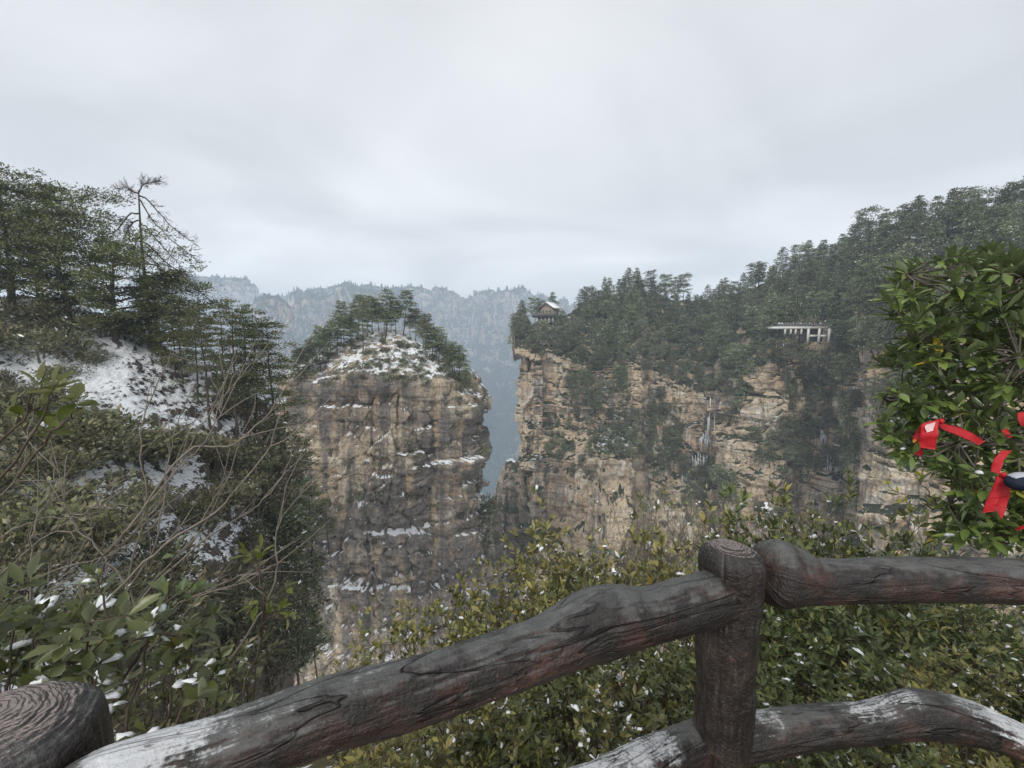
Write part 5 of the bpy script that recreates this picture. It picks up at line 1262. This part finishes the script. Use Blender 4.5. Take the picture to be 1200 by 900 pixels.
for i, st_px in enumerate(STEMS):
    D0 = rng_s.uniform(1.6, 2.3); D1 = D0 + rng_s.uniform(-.2, .35); nn_ = len(st_px)
    cp = np.array([P(x, y, D0 + (D1 - D0) * k / (nn_ - 1)) for k, (x, y) in enumerate(st_px)]); cv = smooth_path(cp, 26); cv[1:] += rng_s.normal(0, .004, (25, 3))
    r0 = rng_s.uniform(.0035, .0062) if i < 11 else rng_s.uniform(.0025, .004); tube(sb, cv - org, np.linspace(r0, .0016, 26), 5)
    for k in range(5):
        j = rng_s.integers(8, 24); d = nrm(nrm(cv[j] - cv[j - 3]) + rng_s.normal(0, .42, 3)); L_ = rng_s.uniform(.08, .34); e_ = cv[j] + d * L_ + (0, 0, .03)
        m_ = (cv[j] + e_) / 2 + rng_s.normal(0, .012, 3); tube(sb, np.array([cv[j], m_, e_]) - org, [.0026, .002, .001], 4)
        if k % 2: f_ = m_ + nrm(d + rng_s.normal(0, .5, 3)) * L_ * .5; tube(sb, np.array([m_, f_]) - org, [.0016, .0008], 3)
o = sb.build('bare_shrub', M['pale_twig'], None, True); o.location = org; tag(o, 'leafless shrub of long pale arching stems fanning up to the right at the left', 'shrub')

# ------------------------------------------------------------------ evergreen tree with ribbons at the right
OUT = [(1040, 330), (1052, 300), (1076, 308), (1110, 300), (1150, 284), (1175, 292), (1215, 282), (1330, 265), (1450, 280), (1480, 420), (1450, 650), (1350, 660), (1200, 648), (1150, 640), (1092, 628), (1088, 596), (1112, 580), (1098, 556), (1050, 545), (1022, 512), (1026, 470), (1048, 450), (1020, 434), (1036, 400), (1062, 392), (1030, 348)]
rng_t = np.random.default_rng(21); rr = random.Random(21)
org = P(1420, 760, 2.3); org[2] = 0.0
tb, lf, sn = MB(), MB(), MB(); tips, dirs = [], []
trunk = smooth_path(np.array([org + (0, 0, -.6), P(1415, 600, 2.3), P(1400, 450, 2.25), P(1370, 330, 2.2), P(1340, 250, 2.15)]), 16); tube(tb, trunk - org, np.linspace(.065, .02, 16), 8)
LIM = []
for ty, dest in ((11, (1060, 322, 1.75)), (11, (1150, 300, 1.9)), (9, (1045, 372, 1.9)), (8, (1075, 405, 1.7)), (7, (1035, 428, 1.85)), (6, (1040, 470, 1.75)), (5, (1040, 505, 1.9)), (5, (1120, 520, 1.6)), (4, (1110, 590, 1.75)), (3, (1105, 618, 1.9)), (3, (1170, 630, 1.7)), (8, (1130, 350, 2.15)), (6, (1120, 440, 2.2)), (4, (1130, 560, 2.1)), (10, (1200, 330, 1.6)), (7, (1190, 420, 1.55)), (4, (1200, 540, 1.6))):
    a = trunk[ty]; b = P(*dest); cv = smooth_path(np.array([a, a * .66 + b * .34 + (0, 0, -.03), a * .3 + b * .7 + (0, 0, .01), b]), 14); cv[1:] += rng_t.normal(0, .008, (13, 3)); tube(tb, cv - org, np.linspace(.017, .004, 14), 6); LIM.append(cv)
ALLP = np.concatenate([c[4:] for c in LIM])
cnt = 0
while cnt < 1250:
    px, py = rr.uniform(1015, 1480), rr.uniform(258, 662)
    if not in_poly(px, py, OUT): continue
    if px > 1225 and rr.random() < .25: continue
    q = P(px + 10, py, rr.uniform(1.5, 2.25)); dd_ = np.linalg.norm(ALLP - q, axis=1); i = dd_.argmin(); a = ALLP[i]
    if dd_[i] > .65: continue
    d = nrm((q - a) * .8 + np.array([-.16, -.06, .06]) + rng_t.normal(0, .07, 3)); m_ = (a + q) / 2 + rng_t.normal(0, .012, 3); tube(tb, np.array([a, m_, q]) - org, [.0045, .0035, .002], 4, cap=False)
    tips.append(q); dirs.append(d); cnt += 1
for c in LIM: tips.append(c[-1]); dirs.append(nrm(c[-1] - c[-3]))
whorls(lf, sn, np.array(tips) - org, np.array(dirs), rng_t, 8, .074, .024, .50, spread=.8, snow=.02, st=5, back=.028, curl=.12, snow_size=.55, jit=.35)
e = empty('evergreen_tree', org, 'glossy broadleaf evergreen at the right edge with red ribbons tied in its leaves', 'tree')
tb.build('trunk', M['bark_grey'], e, True); lf.build('crown', M['glossy'], e, False); tag(sn.build('snow', M['snow'], e, True), kind='stuff')
big_leaf_plant('yellow_sprig', 'thin twig of small yellow leaves below the folded red ribbon', 71, [[(1150, 610, 1.9), (1115, 600, 1.88), (1085, 588, 1.86), (1050, 576, 1.85)], [(1100, 594, 1.87), (1085, 574, 1.86), (1077, 560, 1.85)], [(1110, 598, 1.87), (1080, 592, 1.86), (1056, 588, 1.86)]], .032, .012, M['yellow'], n=4, snow=0, tint=.5, sub=1, sub_len=.04, twig=.0028, cat='twig', st=4)

# ------------------------------------------------------------------ red ribbons
def ribbon_mat(name, col):
    t = NT(name); n = t.noise(t.tc.outputs['Object'], 60, 4, .6); wv = t.noise(t.tc.outputs['Object'], 900, 2, .5); t.bump(t.math('ADD', n, t.math('MULTIPLY', wv, .3)), .3, .004)
    return t.done(t.mix(n, tuple(c * .8 for c in col), col), .5, .35)
M['red'] = ribbon_mat('red_satin', (.52, .014, .022)); M['whitish'] = ribbon_mat('pale_patch', (.80, .55, .55)); M['gold'] = ribbon_mat('gold_print', (.70, .45, .06)); M['navy'] = flat_mat('navy_cloth', (.012, .018, .035), .75)
def strip(rows, sub=8):
    """rows: pairs of (px, py, D) along the two edges of a ribbon"""
    A = smooth_path(np.array([P(*r[0]) for r in rows]), (len(rows) - 1) * sub + 1); B = smooth_path(np.array([P(*r[1]) for r in rows]), (len(rows) - 1) * sub + 1)
    w_ = np.linspace(0, 1, 7)[None, :, None]; G = A[:, None] * (1 - w_) + B[:, None] * w_
    nn = grid_normals(G); G = G + nn * (.0055 * fbm(G / .028, 3, 3))[..., None]
    return G, nn
def ribbon(name, label, pieces, mat='red', cat='ribbon', th=.0006, group=None):
    org = P(*pieces[0][0][0]); e = None; mb = MB()
    for rows in pieces:
        G, nn = strip(rows); n, m = G.shape[:2]; f = grid_faces(n, m); k = n * m
        V = np.concatenate([(G + nn * th).reshape(-1, 3), (G - nn * th).reshape(-1, 3)]) - org
        bd = [(i * m, (i + 1) * m) for i in range(n - 1)] + [((i + 1) * m + m - 1, i * m + m - 1) for i in range(n - 1)] + [(j + 1, j) for j in range(m - 1)] + [((n - 1) * m + j, (n - 1) * m + j + 1) for j in range(m - 1)]
        mb.add(V, np.concatenate([f, f[:, ::-1] + k, np.array([[a, b, b + k, a + k] for a, b in bd])]))
    o = mb.build(name, M[mat], None, True); o.location = org; tag(o, label, cat, group); return o
D0 = 1.46
rb = ribbon('red_ribbon', 'folded red ribbon with a pale faded patch and a tail to the right', [
    [((1101, 491, D0), (1080, 497, D0 + .02)), ((1099, 508, D0 - .01), (1078.5, 510, D0)), ((1096, 527, D0), (1077.5, 524, D0 + .01))],
    [((1080, 498, D0 + .03), (1090, 494, D0 + .03)), ((1069, 514, D0 + .05), (1079, 516, D0 + .03)), ((1073, 522, D0 + .05), (1082, 526, D0 + .04)), ((1071, 532, D0 + .05), (1080, 535, D0 + .05))],
    [((1100, 491, D0 + .01), (1101, 500, D0 + .02)), ((1106, 496, D0 + .03), (1105, 503, D0 + .03)), ((1128, 502, D0 + .05), (1124, 511, D0 + .04)), ((1142, 509, D0 + .05), (1140, 518, D0 + .05)), ((1154, 517, D0 + .06), (1147, 522, D0 + .06))]])
G, nn = strip([((1096.5, 494.5, D0 - .006), (1085, 498, D0 - .004)), ((1095.5, 499, D0 - .008), (1084, 501, D0 - .006)), ((1093, 504.5, D0 - .010), (1086, 507, D0 - .008))]); mb = MB(); mb.add(G.reshape(-1, 3) - np.array(rb.location), grid_faces(*G.shape[:2])); mb.build('pale_patch', M['whitish'], rb, True)  # small pale patches set just in front of the folded ribbon
G, nn = strip([((1073.5, 514, D0 + .035), (1069.5, 516, D0 + .04)), ((1074.5, 517, D0 + .035), (1070, 519, D0 + .04))]); mb = MB(); mb.add(G.reshape(-1, 3) - np.array(rb.location), grid_faces(*G.shape[:2])); mb.build('gold_print', M['gold'], rb, True)
rb2 = ribbon('red_ribbon', 'hanging red ribbon with a swallowtail end beside the navy bundle', [
    [((1186, 528, 1.5), (1174, 528, 1.5)), ((1176, 540, 1.48), (1165, 538, 1.48)), ((1171, 556, 1.47), (1161, 552, 1.48))],
    [((1183, 556, 1.45), (1168, 558, 1.46)), ((1184, 568, 1.44), (1163, 572, 1.45)), ((1183, 582, 1.44), (1158, 584, 1.45))],
    [((1183, 581, 1.44), (1169, 583, 1.445)), ((1179, 596, 1.44), (1168, 594, 1.45)), ((1174, 609, 1.44), (1168, 598, 1.45))],
    [((1171, 583, 1.444), (1158, 583.5, 1.45)), ((1168, 591, 1.444), (1154, 593, 1.455)), ((1167, 599, 1.444), (1151, 601, 1.46))]])
ribbon('red_ribbon', 'short end of red ribbon high among the leaves at the right frame edge', [[((1192, 484, 1.5), (1203, 482, 1.5)), ((1193, 492, 1.49), (1204, 491, 1.5)), ((1198, 500, 1.5), (1206, 498, 1.5))]])
ribbon('red_ribbon', 'scrap of red ribbon between the folded ribbon and the right frame edge', [[((1172, 504, 1.52), (1180, 502, 1.52)), ((1176, 510, 1.51), (1184, 508, 1.52)), ((1182, 514, 1.52), (1187, 511, 1.52))]])
ribbon('red_ribbon', 'scrap of red ribbon lowest in the leaves by the right frame edge', [[((1190, 619, 1.5), (1192, 622, 1.5)), ((1198, 616, 1.49), (1199, 620, 1.49)), ((1206, 615, 1.5), (1207, 620, 1.5))]])
def knot(rb_, px, py, D, r):
    q = P(px, py, D) - np.array(rb_.location); a = np.linspace(0, 2 * math.pi, 18, endpoint=False); b = np.linspace(-math.pi / 2, math.pi / 2, 14)
    G = np.array([[[r * math.cos(y) * math.cos(x), r * .8 * math.cos(y) * math.sin(x), r * .85 * math.sin(y)] for y in b] for x in a]); G = G * (1 + .35 * fbm(G / (r * .8), 3, 4))[..., None] + q
    mb = MB(); mb.add(G.reshape(-1, 3), grid_faces(18, 14, True)); mb.build('knot', M['red'], rb_, True)
knot(rb2, 1176, 557, 1.45, .011)
knot(rb, 1103, 494, D0 + .012, .010)
c0 = P(1201, 565, 1.40); mb = MB(); mb2 = MB(); a = np.linspace(0, 2 * math.pi, 28, endpoint=False)
xs_ = np.linspace(-1, 1, 22); G = np.array([[[x * .058, .030 * math.sqrt(max(0, 1 - abs(x) ** 3)) * math.cos(t_), .030 * math.sqrt(max(0, 1 - abs(x) ** 3)) * math.sin(t_) * .95] for x in xs_] for t_ in a]); G = G + (.0025 * fbm(G / .02, 2, 9))[..., None]
mb.add(G.reshape(-1, 3), grid_faces(28, 22, True)); o = mb.build('cloth_bundle', M['navy'], None, True); o.location = c0; tag(o, 'rounded navy bundle with a pale top edge hanging at the right frame edge', 'bundle')
a2 = np.linspace(.28 * math.pi, .80 * math.pi, 14); G = np.array([[[x * .055, -.032 * math.sqrt(max(0, 1 - abs(x) ** 3)) * math.cos(t_), .0325 * math.sqrt(max(0, 1 - abs(x) ** 3)) * math.sin(t_)] for x in xs_] for t_ in a2]); mb2.add(G.reshape(-1, 3), grid_faces(14, 22)); mb2.build('pale_flap', flat_mat('pale_cloth', (.45, .47, .50), .8), o, True)
